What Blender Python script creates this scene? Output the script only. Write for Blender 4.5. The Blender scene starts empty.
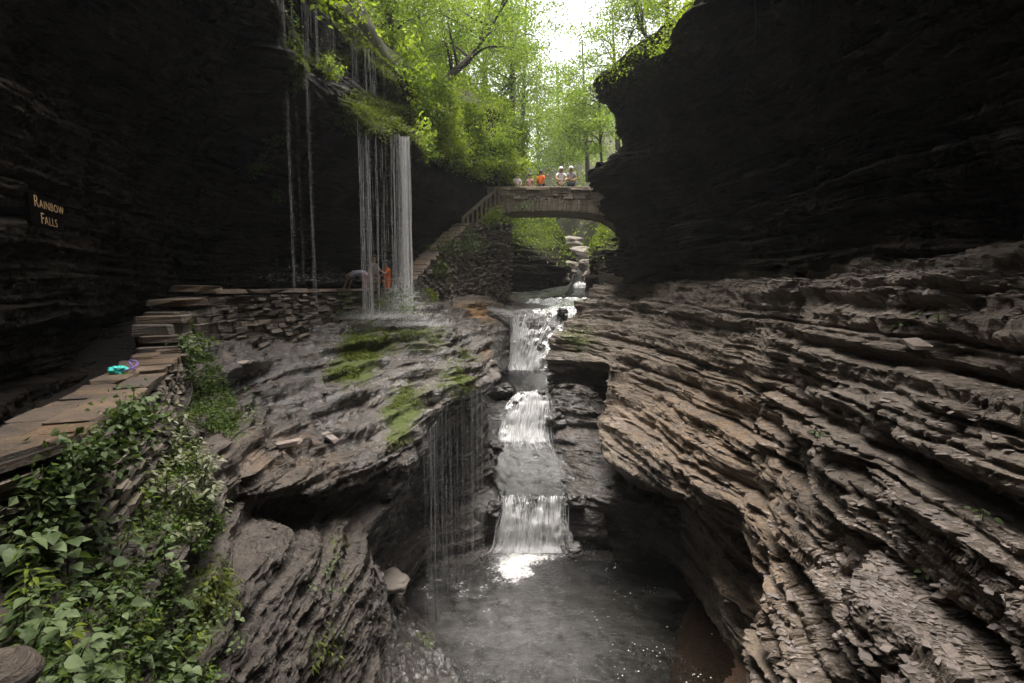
import bpy, bmesh, math, random
import numpy as np
from mathutils import Vector, Matrix

random.seed(11)
rng = np.random.default_rng(11)
scene = bpy.context.scene
COL = scene.collection
PITCH = math.atan(56.5 / 512.0)
CT, ST = math.cos(PITCH), math.sin(PITCH)
UP = np.array([0.0, 0.0, 1.0])


# ------------------------------------------------------------------ measuring helpers
def P(px, py, D):
    """A point of the gorge: direction seen from the viewpoint, D metres up the gorge."""
    a = (px - 512.0) / 512.0
    b = (341.5 - py) / 512.0
    r = np.array([a, CT + b * ST, -ST + b * CT])
    return r * (D / r[1])


def PZ_(px, py, z):
    """Where the line of sight meets the level z."""
    a = P(px, py, 1.0)
    return a * (z / a[2])


def W(x, y, z):
    return np.array([x, y, z], float)


def proj(p):
    p = np.asarray(p, float)
    x, y, z = p[..., 0], p[..., 1], p[..., 2]
    d = np.maximum(y * CT - z * ST, 1e-3)
    v = y * ST + z * CT
    return 512 + 512 * x / d, 341.5 - 512 * v / d, y * CT - z * ST


# ------------------------------------------------------------------ numpy noise
def _hash(ix, iy, iz, seed):
    h = (ix.astype(np.int64) * 374761393 + iy.astype(np.int64) * 668265263 + iz.astype(np.int64) * 2147483647
         + int(seed) * 1274126177) & 0xFFFFFFFF
    h = ((h ^ (h >> 13)) * 1274126177) & 0xFFFFFFFF
    h = (h ^ (h >> 16)) & 0xFFFFFFFF
    h = (h * 2246822519) & 0xFFFFFFFF
    h = h ^ (h >> 15)
    return (h & 0xFFFFFF) / float(0xFFFFFF)


def vn(x, y, z, seed=0):
    x, y, z = np.broadcast_arrays(np.asarray(x, float), np.asarray(y, float), np.asarray(z, float))
    ix, iy, iz = np.floor(x), np.floor(y), np.floor(z)
    fx, fy, fz = x - ix, y - iy, z - iz
    fx = fx * fx * (3 - 2 * fx); fy = fy * fy * (3 - 2 * fy); fz = fz * fz * (3 - 2 * fz)
    r = 0
    for a in (0, 1):
        wx = fx if a else 1 - fx
        for b in (0, 1):
            wy = fy if b else 1 - fy
            for c in (0, 1):
                wz = fz if c else 1 - fz
                r = r + wx * wy * wz * _hash(ix + a, iy + b, iz + c, seed)
    return r * 2 - 1


def fbm(x, y, z, octv=4, seed=0):
    r, a, t = 0, 1.0, 0
    for k in range(octv):
        r = r + a * vn(x * 2 ** k, y * 2 ** k, z * 2 ** k, seed + k * 17)
        t += a
        a *= .5
    return r / t


# ------------------------------------------------------------------ mesh helpers
def mesh_from(name, V, polys, mat=None, parent=None, smooth=False, attrs=None):
    """V (n,3); polys: list of int arrays (m,k)."""
    me = bpy.data.meshes.new(name)
    V = np.asarray(V, np.float32)
    polys = [np.asarray(p, np.int32) for p in polys if len(p)]
    me.vertices.add(len(V))
    me.vertices.foreach_set('co', V.ravel())
    nl = sum(p.size for p in polys)
    nf = sum(len(p) for p in polys)
    me.loops.add(nl)
    me.loops.foreach_set('vertex_index', np.concatenate([p.ravel() for p in polys]))
    me.polygons.add(nf)
    tot = np.concatenate([np.full(len(p), p.shape[1], np.int32) for p in polys])
    st = np.concatenate([[0], np.cumsum(tot)[:-1]]).astype(np.int32)
    me.polygons.foreach_set('loop_start', st)
    me.polygons.foreach_set('loop_total', tot)
    me.polygons.foreach_set('use_smooth', np.full(nf, bool(smooth)))
    me.update(calc_edges=True)
    for k, v in (attrs or {}).items():
        v = np.asarray(v, np.float32)
        if v.ndim == 1:
            at = me.attributes.new(k, 'FLOAT', 'POINT'); at.data.foreach_set('value', v)
        else:
            at = me.attributes.new(k, 'FLOAT_VECTOR', 'POINT'); at.data.foreach_set('vector', v.ravel())
    if mat:
        me.materials.append(mat)
    o = bpy.data.objects.new(name, me)
    COL.objects.link(o)
    if parent is not None:
        o.parent = parent
        o.location = -Vector(parent.location)
    return o


def tag(o, label=None, cat=None, group=None, kind=None):
    if label: o['label'] = label
    if cat: o['category'] = cat
    if group: o['group'] = group
    if kind: o['kind'] = kind
    return o


def empty(name, loc):
    o = bpy.data.objects.new(name, None)
    o.empty_display_size = .2
    COL.objects.link(o)
    o.location = Vector([float(v) for v in loc])
    return o


class MB:
    """Collects vertices and polygons of several shapes into one mesh."""
    def __init__(s):
        s.V, s.F, s.n, s.A = [], {}, 0, {}

    def add(s, V, polys, **attrs):
        V = np.asarray(V, float)
        for p in polys:
            p = np.asarray(p, int)
            s.F.setdefault(p.shape[1], []).append(p + s.n)
        s.V.append(V); s.n += len(V)
        s.A.setdefault('_', []).append((len(V), attrs))

    def build(s, name, mat, parent=None, smooth=False):
        parts = s.A.get('_', [])
        at = {}
        for k in {k for _, d in parts for k in d}:
            w = 3 if k == 'flow' else 0
            z = lambda n: np.zeros((n, 3)) if w else np.zeros(n)
            at[k] = np.concatenate([z(n) + d[k] if k in d else z(n) for n, d in parts])
        return mesh_from(name, np.concatenate(s.V), [np.concatenate(v) for v in s.F.values()], mat, parent, smooth, at)


def grid_faces(nr, nc, closed=False):
    i = np.arange(nr - 1)[:, None]
    j = np.arange(nc if closed else nc - 1)[None, :]
    j2 = (j + 1) % nc
    a = i * nc + j
    return np.stack([a, i * nc + j2, (i + 1) * nc + j2, (i + 1) * nc + j], -1).reshape(-1, 4)


def tube(mb, pts, rad, n=6, caps=True, **attrs):
    pts = np.asarray(pts, float); m = len(pts)
    rad = np.broadcast_to(np.asarray(rad, float), (m,))
    T = np.gradient(pts, axis=0)
    T /= np.linalg.norm(T, axis=1)[:, None] + 1e-9
    ref = np.array([0, 0, 1.]) if abs(T[:, 2]).mean() < .8 else np.array([1., 0, 0])
    A = np.cross(T, ref); A /= np.linalg.norm(A, axis=1)[:, None] + 1e-9
    B = np.cross(T, A)
    th = np.arange(n) * 2 * np.pi / n
    V = pts[:, None] + rad[:, None, None] * (A[:, None] * np.cos(th)[None, :, None] + B[:, None] * np.sin(th)[None, :, None])
    pol = [grid_faces(m, n, True)]
    if caps:
        pol += [np.arange(n)[::-1][None, :], (np.arange(n) + (m - 1) * n)[None, :]]
    mb.add(V.reshape(-1, 3), pol, **attrs)


# chamfered box template in the unit cube [-1,1]^3
def _chamfer():
    bm = bmesh.new()
    bmesh.ops.create_cube(bm, size=2.0)
    bmesh.ops.bevel(bm, geom=bm.edges[:] , offset=.14, segments=1, affect='EDGES', profile=.5)
    bm.verts.index_update()
    V = np.array([v.co[:] for v in bm.verts])
    F = {}
    for f in bm.faces:
        F.setdefault(len(f.verts), []).append([v.index for v in f.verts])
    bm.free()
    return V, [np.array(v) for v in F.values()]


CHV, CHF = _chamfer()


def block(mb, c, half, ax, ay, az, rough=.12, **attrs):
    """An irregular stone: chamfered box with wandering corners."""
    V = CHV.copy()
    # bend corners with a random trilinear field
    off = rng.uniform(-rough, rough, (2, 2, 2, 3))
    w = (V + 1) / 2
    d = 0
    for i in (0, 1):
        for j in (0, 1):
            for k in (0, 1):
                ww = (w[:, 0] if i else 1 - w[:, 0]) * (w[:, 1] if j else 1 - w[:, 1]) * (w[:, 2] if k else 1 - w[:, 2])
                d = d + ww[:, None] * off[i, j, k]
    V = (V + d) * np.asarray(half)
    M = np.stack([ax, ay, az])
    mb.add(V @ M + np.asarray(c), CHF, **attrs)


def unit(v):
    v = np.asarray(v, float)
    return v / (np.linalg.norm(v) + 1e-9)


# ------------------------------------------------------------------ materials
def new_mat(name):
    m = bpy.data.materials.new(name)
    m.use_nodes = True
    nt = m.node_tree
    nt.nodes.clear()
    out = nt.nodes.new('ShaderNodeOutputMaterial')
    return m, nt, out


class N:
    def __init__(s, nt): s.nt = nt

    def __call__(s, typ, ins=None, **props):
        n = s.nt.nodes.new('ShaderNode' + typ)
        for k, v in props.items(): setattr(n, k, v)
        for k, v in (ins or {}).items():
            sock = n.inputs[k]
            if isinstance(v, bpy.types.NodeSocket): s.nt.links.new(v, sock)
            else: sock.default_value = v
        return n

    def ramp(s, fac, stops):
        n = s.nt.nodes.new('ShaderNodeValToRGB')
        cr = n.color_ramp
        while len(cr.elements) > 1: cr.elements.remove(cr.elements[-1])
        for i, (p, c) in enumerate(stops):
            e = cr.elements[0] if i == 0 else cr.elements.new(p)
            e.position = p
            e.color = (*c, 1) if len(c) == 3 else c
        s.nt.links.new(fac, n.inputs[0])
        return n.outputs[0]

    def mix(s, fac, a, b, mode='MIX'):
        n = s.nt.nodes.new('ShaderNodeMix'); n.data_type = 'RGBA'; n.blend_type = mode
        for sock, v in ((n.inputs[0], fac), (n.inputs[6], a), (n.inputs[7], b)):
            if isinstance(v, bpy.types.NodeSocket): s.nt.links.new(v, sock)
            else: sock.default_value = (*v, 1) if isinstance(v, (tuple, list)) and len(v) == 3 else v
        return n.outputs[2]

    def math(s, op, a, b=0.0, clamp=False):
        n = s.nt.nodes.new('ShaderNodeMath'); n.operation = op; n.use_clamp = clamp
        for sock, v in ((n.inputs[0], a), (n.inputs[1], b)):
            if isinstance(v, bpy.types.NodeSocket): s.nt.links.new(v, sock)
            else: sock.default_value = v
        return n.outputs[0]

    def noise(s, vec, scale, detail=4, rough=.55, dist=0.0):
        n = s('TexNoise', {'Scale': scale, 'Detail': detail, 'Roughness': rough, 'Distortion': dist})
        s.nt.links.new(vec, n.inputs['Vector'])
        return n.outputs['Fac']

    def mapping(s, vec, scale):
        n = s('Mapping', {'Scale': scale}); s.nt.links.new(vec, n.inputs['Vector']); return n.outputs[0]


def smooth_range(n, v, a, b):
    m = n('MapRange', {'From Min': a, 'From Max': b}, interpolation_type='SMOOTHSTEP')
    n.nt.links.new(v, m.inputs['Value'])
    return m.outputs[0]


MOSS = ((.030, .040, .010), (.085, .108, .022))


def rock_mat(name, dark, mid, light, rough=(.45, .8), wet_rough=.22, bump=.6, wetall=0.0, spec=.45):
    m, nt, out = new_mat(name)
    n = N(nt)
    co = n('TexCoord').outputs['Object']
    big = n.noise(co, .55, 3)
    st = n.noise(n.mapping(co, (1.1, 1.1, 11.0)), 1.4, 6, .62, .3)
    fine = n.noise(n.mapping(co, (1, 1, 2.2)), 17, 6, .68)
    grit = n.noise(co, 60, 3, .7)
    f = n.math('ADD', n.math('MULTIPLY', big, .35), n.math('ADD', n.math('MULTIPLY', st, .4), n.math('MULTIPLY', fine, .35)))
    colr = n.ramp(f, [(.36, dark), (.53, mid), (.70, light)])
    tone = n('Attribute', attribute_name='tone').outputs['Fac']
    colr = n.mix(1.0, colr, n.ramp(n.math('ADD', n.math('MULTIPLY', tone, .5), .5), [(0, (.5, .48, .46)), (.5, (1, 1, 1)), (1, (1.45, 1.38, 1.3))]), 'MULTIPLY')
    rust = n('Attribute', attribute_name='rust').outputs['Fac']
    rc = n.ramp(fine, [(.3, (.16, .075, .02)), (.65, (.34, .19, .06))])
    colr = n.mix(n.math('MULTIPLY', rust, smooth_range(n, st, .35, .6)), colr, rc)
    wet = n('Attribute', attribute_name='wet').outputs['Fac']
    wet = n.math('ADD', wet, wetall, True)
    wetn = n.math('MULTIPLY', wet, smooth_range(n, n.noise(n.mapping(co, (1, 1, 3)), 1.9, 4), .30, .62))
    colr = n.mix(n.math('MULTIPLY', wetn, .75), colr, n.mix(1.0, colr, (.38, .36, .36), 'MULTIPLY'))
    moss = n('Attribute', attribute_name='moss').outputs['Fac']
    mn = n.noise(n.mapping(co, (1, 1, 2.5)), 4.5, 7, .75)
    mossf = smooth_range(n, n.math('ADD', n.math('MULTIPLY', moss, 1.0), n.math('MULTIPLY', n.math('SUBTRACT', mn, .5), 2.6)), .42, .80)
    mossf = n.math('MULTIPLY', mossf, n.math('GREATER_THAN', moss, .02))
    colr = n.mix(mossf, colr, n.ramp(fine, [(.3, MOSS[0]), (.7, MOSS[1])]))
    rg = n.math('ADD', n.math('MULTIPLY', fine, rough[1] - rough[0]), rough[0])
    mr = n('Mix', data_type='FLOAT')
    nt.links.new(wetn, mr.inputs[0]); nt.links.new(rg, mr.inputs[2]); mr.inputs[3].default_value = wet_rough
    mr2 = n('Mix', data_type='FLOAT')
    nt.links.new(mossf, mr2.inputs[0]); nt.links.new(mr.outputs[0], mr2.inputs[2]); mr2.inputs[3].default_value = .95
    h = n.math('ADD', n.math('MULTIPLY', st, .8), n.math('ADD', n.math('MULTIPLY', fine, .35), n.math('MULTIPLY', grit, .07)))
    b = n('Bump', {'Strength': bump, 'Distance': .09, 'Height': h})
    pb = n('BsdfPrincipled', {'Base Color': colr, 'Roughness': mr2.outputs[0], 'Normal': b.outputs[0], 'Specular IOR Level': spec,
                                'Coat Weight': n.math('MULTIPLY', wetn, n.math('SUBTRACT', 1.0, mossf)), 'Coat Roughness': .06, 'Coat Normal': b.outputs[0]})
    nt.links.new(pb.outputs[0], out.inputs[0])
    return m


def leaf_mat(name, c0, c1, c2, trans=.4, gloss=.5):
    m, nt, out = new_mat(name)
    n = N(nt)
    v = n('Attribute', attribute_name='var').outputs['Fac']
    co = n('TexCoord').outputs['Object']
    k = n.math('ADD', n.math('MULTIPLY', v, .75), n.math('MULTIPLY', n.noise(co, .7, 2), .35))
    c = n.ramp(k, [(.15, c0), (.5, c1), (.9, c2)])
    pb = n('BsdfPrincipled', {'Base Color': c, 'Roughness': gloss, 'Specular IOR Level': .22})
    tr = n('BsdfTranslucent', {'Color': n.mix(1.0, c, (1.25, 1.35, .55), 'MULTIPLY')})
    mx = n('MixShader', {0: trans, 1: pb.outputs[0], 2: tr.outputs[0]})
    nt.links.new(mx.outputs[0], out.inputs[0])
    return m


def plain_mat(name, c, rough=.7, var=.25, scale=6, bump=.0, stretch=(1, 1, 1), spec=.4):
    m, nt, out = new_mat(name)
    n = N(nt)
    co = n.mapping(n('TexCoord').outputs['Object'], stretch)
    f = n.noise(co, scale, 5, .6)
    lo = tuple(x * (1 - var) for x in c); hi = tuple(min(1, x * (1 + var)) for x in c)
    cc = n.ramp(f, [(.3, lo), (.7, hi)])
    pb = n('BsdfPrincipled', {'Base Color': cc, 'Roughness': rough, 'Specular IOR Level': spec})
    if bump:
        b = n('Bump', {'Strength': bump, 'Distance': .03, 'Height': f})
        nt.links.new(b.outputs[0], pb.inputs['Normal'])
    nt.links.new(pb.outputs[0], out.inputs[0])
    return m


def fall_mat(name, cover=.5, stretch=(13, .75), white=.93, scale=1.0):
    """Falling water: white aerated streaks with clear gaps between; 'flow' = (across, along, edge)."""
    m, nt, out = new_mat(name)
    n = N(nt)
    fl = n('Attribute', attribute_name='flow').outputs['Vector']
    a = n.noise(n.mapping(fl, (stretch[0], stretch[1], 1)), scale, 5, .65, .25)
    b = n.noise(n.mapping(fl, (stretch[0] * .35, stretch[1] * 1.6, 1)), scale, 4, .6, .2)
    f = n.math('ADD', n.math('MULTIPLY', a, .6), n.math('MULTIPLY', b, .4))
    sep = n('SeparateXYZ', {0: fl})
    f = n.math('ADD', f, n.math('MULTIPLY', sep.outputs[2], .35))
    al = smooth_range(n, f, .66 - .3 * cover, .84 - .3 * cover)
    foam = n('BsdfPrincipled', {'Base Color': (white, white, white, 1), 'Roughness': .55, 'Subsurface Weight': 0.0})
    tl = n('BsdfTranslucent', {'Color': (white, white, white, 1)})
    fm = n('MixShader', {0: .5, 1: foam.outputs[0], 2: tl.outputs[0]})
    gl = n('BsdfGlossy', {'Color': (1, 1, 1, 1), 'Roughness': .12})
    tp = n('BsdfTransparent', {'Color': (.9, .92, .92, 1) if name == 'cascade_water' else (.34, .34, .33, 1)})
    fr = n('Fresnel', {'IOR': 1.33})
    rp = n.noise(n.mapping(fl, (9, 6, 1)), 1.6, 5, .65, .4)
    bmp = n('Bump', {'Strength': .9 if name == 'cascade_water' else .35, 'Distance': .06, 'Height': n.math('ADD', n.math('MULTIPLY', f, .6), rp)})
    for x in (gl, fr, foam): nt.links.new(bmp.outputs[0], x.inputs['Normal'])
    cl = n('MixShader', {0: n.math('MULTIPLY', fr.outputs[0], 1.0 if name == 'cascade_water' else .2), 1: tp.outputs[0], 2: gl.outputs[0]})
    mx = n('MixShader', {0: al, 1: cl.outputs[0], 2: fm.outputs[0]})
    nt.links.new(mx.outputs[0], out.inputs[0])
    return m


def strand_mat(name, lo, hi, white=.8):
    m, nt, out = new_mat(name)
    n = N(nt)
    fl = n('Attribute', attribute_name='flow').outputs['Vector']
    a = n.noise(n.mapping(fl, (37, 1.1, 1)), 1.0, 4, .65)
    sep = n('SeparateXYZ', {0: fl})
    al = n.math('MULTIPLY', smooth_range(n, a, lo, hi), sep.outputs[2])
    d = n('BsdfPrincipled', {'Base Color': (white, white, white, 1), 'Roughness': .3})
    tl = n('BsdfTranslucent', {'Color': (white, white, white, 1)})
    fm = n('MixShader', {0: .5, 1: d.outputs[0], 2: tl.outputs[0]})
    tp = n('BsdfTransparent')
    mx = n('MixShader', {0: al, 1: tp.outputs[0], 2: fm.outputs[0]})
    nt.links.new(mx.outputs[0], out.inputs[0])
    return m


def pool_mat():
    m, nt, out = new_mat('pool_water')
    n = N(nt)
    co = n('TexCoord').outputs['Object']
    a = n.noise(n.mapping(co, (1, 1.0, 1)), 7.5, 3, .55, .2)
    b = n.noise(co, 19, 3, .6, .1)
    h = n.math('ADD', a, n.math('MULTIPLY', b, .35))
    bm = n('Bump', {'Strength': .8, 'Distance': .045, 'Height': h})
    fr = n('Fresnel', {'IOR': 1.33, 'Normal': bm.outputs[0]})
    gl = n('BsdfGlossy', {'Color': (1, 1, 1, 1), 'Roughness': .05, 'Normal': bm.outputs[0]})
    tp = n('BsdfTransparent', {'Color': (.42, .42, .40, 1)})
    wt = n('MixShader', {0: n.math('MULTIPLY', fr.outputs[0], 1.15, True), 1: tp.outputs[0], 2: gl.outputs[0]})
    foam_at = n('Attribute', attribute_name='foam').outputs['Fac']
    fn = n.noise(n.mapping(co, (1, 1, 1)), 2.4, 7, .72, .25)
    fs = n.noise(co, 13, 3, .6)
    ff = smooth_range(n, n.math('ADD', foam_at, n.math('ADD', n.math('MULTIPLY', n.math('SUBTRACT', fn, .5), 1.7), n.math('MULTIPLY', n.math('SUBTRACT', fs, .5), 1.1))), .40, 1.15)
    # small drifting bubbles
    vo = n('TexVoronoi', {'Scale': 9.0, 'Randomness': 1.0}); nt.links.new(co, vo.inputs['Vector'])
    spots = n.math('MULTIPLY', n.math('LESS_THAN', vo.outputs['Distance'], n.math('MULTIPLY', n.noise(co, 11, 1), .28)), n.math('GREATER_THAN', n.noise(co, 1.4, 3), .56))
    bub = n('Attribute', attribute_name='bubbles').outputs['Fac']
    spots = n.math('MULTIPLY', spots, bub)
    milk_sheen = n('Attribute', attribute_name='milk_sheen').outputs['Fac']
    ff = n.math('MAXIMUM', ff, n.math('MULTIPLY', milk_sheen, smooth_range(n, fn, .2, .8)))
    ff = n.math('MAXIMUM', n.math('MULTIPLY', ff, .85), n.math('MULTIPLY', spots, .8))
    fo = n('BsdfDiffuse', {'Color': (.75, .73, .72, 1)})
    mx = n('MixShader', {0: ff, 1: wt.outputs[0], 2: fo.outputs[0]})
    nt.links.new(mx.outputs[0], out.inputs[0])
    return m


M = {}
M['slope'] = rock_mat('dry_shale', (.034, .027, .021), (.122, .098, .077), (.26, .215, .172), rough=(.6, .85), bump=.8)
M['cliff'] = rock_mat('shade_darkened_shale', (.0022, .0018, .0015), (.011, .0088, .007), (.055, .043, .033), rough=(.7, .9), spec=.06)  # dark shale, base colour lowered further to carry the upper cliffs' shade
M['terrace'] = rock_mat('wet_grey_shale', (.014, .011, .009), (.058, .046, .037), (.14, .117, .098), rough=(.4, .7), wet_rough=.12, bump=1.0)
M['wall'] = rock_mat('laid_shale', (.03, .025, .02), (.105, .086, .068), (.20, .168, .135), rough=(.55, .85), bump=.9)
M['coping'] = rock_mat('coping_stone', (.022, .018, .014), (.078, .060, .046), (.17, .138, .11), rough=(.45, .75), bump=1.0)
M['bed'] = rock_mat('stream_bed', (.012, .011, .010), (.035, .030, .026), (.07, .06, .052), rough=(.3, .6), wetall=.6, wet_rough=.15)
M['soil'] = plain_mat('forest_soil', (.045, .045, .018), .9, .4, 4, .4)
M['fall'] = fall_mat('cascade_water', .62)
M['fall_thin'] = fall_mat('stream_water', .34, (5, 3))
M['strand'] = strand_mat('falling_strands', .36, .62)
M['strand_thick'] = strand_mat('falling_column', .22, .5, .9)
M['pool'] = pool_mat()
M['leaf_hill'] = leaf_mat('hill_leaf', (.05, .08, .010), (.15, .205, .026), (.27, .32, .055), .5, .5)
M['leaf_tree'] = leaf_mat('tree_leaf', (.045, .08, .014), (.115, .17, .028), (.21, .26, .06), .5, .5)
M['leaf_plant'] = leaf_mat('plant_leaf', (.042, .066, .026), (.10, .145, .056), (.18, .23, .11), .3, .5)
M['leaf_pale'] = leaf_mat('pale_plant_leaf', (.08, .09, .045), (.18, .195, .115), (.30, .31, .21), .25, .45)
M['leaf_dark'] = leaf_mat('ivy_leaf', (.022, .042, .009), (.055, .09, .018), (.11, .155, .032), .3, .45)
M['moss_blade'] = leaf_mat('moss_blade', (.035, .048, .008), (.09, .115, .018), (.17, .195, .035), .35, .6)
M['bark'] = plain_mat('bark', (.05, .04, .03), .9, .45, 9, .8, (1, 1, .25))
M['stem'] = plain_mat('green_stem', (.05, .06, .02), .7, .3, 9)
M['wood'] = plain_mat('weathered_timber', (.17, .135, .10), .75, .3, 7, .4, (1, 1, .3))


# ------------------------------------------------------------------ surfaces from control grids
def cr(a, b, c, d, t):
    return .5 * ((2 * b) + (c - a) * t + (2 * a - 5 * b + 4 * c - d) * t ** 2 + (-a + 3 * b - 3 * c + d) * t ** 3)


def seg_counts(G, step, axis, cap=230, lo=4):
    """Samples for each control interval so that quads come out about STEP pixels wide."""
    px, py, d = proj(G)
    d0 = np.moveaxis(np.stack([px, py], -1), axis, 0); dep = np.moveaxis(d, axis, 0)
    out = []
    for i in range(len(d0) - 1):
        L = np.linalg.norm(d0[i + 1] - d0[i], axis=-1)
        ok = (dep[i] > .8) & (dep[i + 1] > .8)
        L = L[ok] if ok.any() else np.array([40.0])
        out.append(int(np.clip(np.percentile(L, 75) / step, lo, cap)))
    return out


def resample(G, counts, axis):
    G = np.moveaxis(G, axis, 0)
    n = len(G); out = []
    for i in range(n - 1):
        a = G[max(i - 1, 0)]; b = G[i]; c = G[i + 1]; d = G[min(i + 2, n - 1)]
        if i == 0: a = 2 * b - c
        if i == n - 2: d = 2 * c - b
        m = counts[i]
        for k in range(m):
            out.append(cr(a, b, c, d, k / m))
    out.append(G[-1])
    return np.moveaxis(np.array(out), 0, axis)


def normals(G):
    du = np.gradient(G, axis=0); dv = np.gradient(G, axis=1)
    nn = np.cross(du, dv)
    return nn / (np.linalg.norm(nn, axis=-1, keepdims=True) + 1e-9)


LEVELS = [(1.1, .26, .25, 2.4), (.42, .14, .45, 1.1), (.17, .07, .75, .55), (.075, .035, 1.1, 0), (.034, .017, 1.9, 0)]


def strata(G, seed, amp=1.0, levels=LEVELS, dip=(0, 0), block_w=.45):
    x, y, z = G[..., 0], G[..., 1], G[..., 2]
    zz = z + .16 * fbm(x * .22, y * .22, z * .22, 2, seed) + .05 * vn(x * 1.1, y * 1.1, z * 1.1, seed + 3) + dip[0] * x + dip[1] * y
    s = y + .55 * x
    d = np.zeros_like(x)
    for k, (h, a, f, bl) in enumerate(levels):
        t = zz / h
        t = t + 1.0 * vn(t * .29, seed + k, .5, seed + 5)
        L0 = np.floor(t); fr = t - L0
        bw = block_w if bl > 0 else 0.0
        bl = max(bl, .3)

        def bed(L):
            sm = np.clip(vn(x * f, y * f, L * 5.7 + k * 13, seed + 7 + k) * 1.9, -1, 1)
            if k < 3: sm = sm - 1.1 * np.clip((-sm - .75) * 8, 0, 1)      # plucked-out stretches of a bed
            if not bw: return sm
            j = _hash(L, L * 0 + k, L * 0, seed + 11) * 7
            blw = bl * (.5 + 1.8 * _hash(L, L * 0 + k, L * 0, seed + 13))
            u = s / blw + j + .45 * vn(s * 1.7 / bl, zz * .8 / bl, k, seed + 9) + .12 * vn(x * 6, y * 6, z * 6, seed + 10)
            c0 = np.floor(u); q = np.clip((u - c0 - .9) / .1, 0, 1)
            ha = _hash(c0, L, L * 0 + k, seed + 21) * 2 - 1; hb = _hash(c0 + 1, L, L * 0 + k, seed + 21) * 2 - 1
            du = np.minimum(u - c0, 1 - (u - c0)) * blw
            return (1 - bw) * sm + bw * (ha + (hb - ha) * q) - .7 * np.exp(-(du / .035) ** 2)
        wd = min(.5, max(.05, .03 / h) + .0)
        q = np.clip((fr - (1 - wd)) / wd, 0, 1); q = q * q * (3 - 2 * q)
        o = bed(L0); o = o + (bed(L0 + 1) - o) * q
        e = np.minimum(fr, 1 - fr)
        d += a * (o - .55 * np.exp(-(e / max(.07, .016 / h)) ** 2) + .3 * ((fr * (1 - q)) - .5))
    d += .09 * fbm(x * 1.3, y * 1.3, z * 2.4, 2, seed + 31)
    return d * amp


def terrace(G, h, k, seed, sharp=.22):
    """Step a slope along its beds."""
    x, y, z = G[..., 0], G[..., 1], G[..., 2]
    t = (z + .2 * fbm(x * .35, y * .35, z * 0, 3, seed)) / h
    t = t + .5 * vn(t * .37, seed, .2, seed + 2)
    fr = t - np.floor(t)
    s = np.clip((fr - .5) / sharp + .5, 0, 1); s = s * s * (3 - 2 * s)
    G = G.copy()
    G[..., 2] += k * h * (s - fr)
    return G


SHEETS = []


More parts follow.
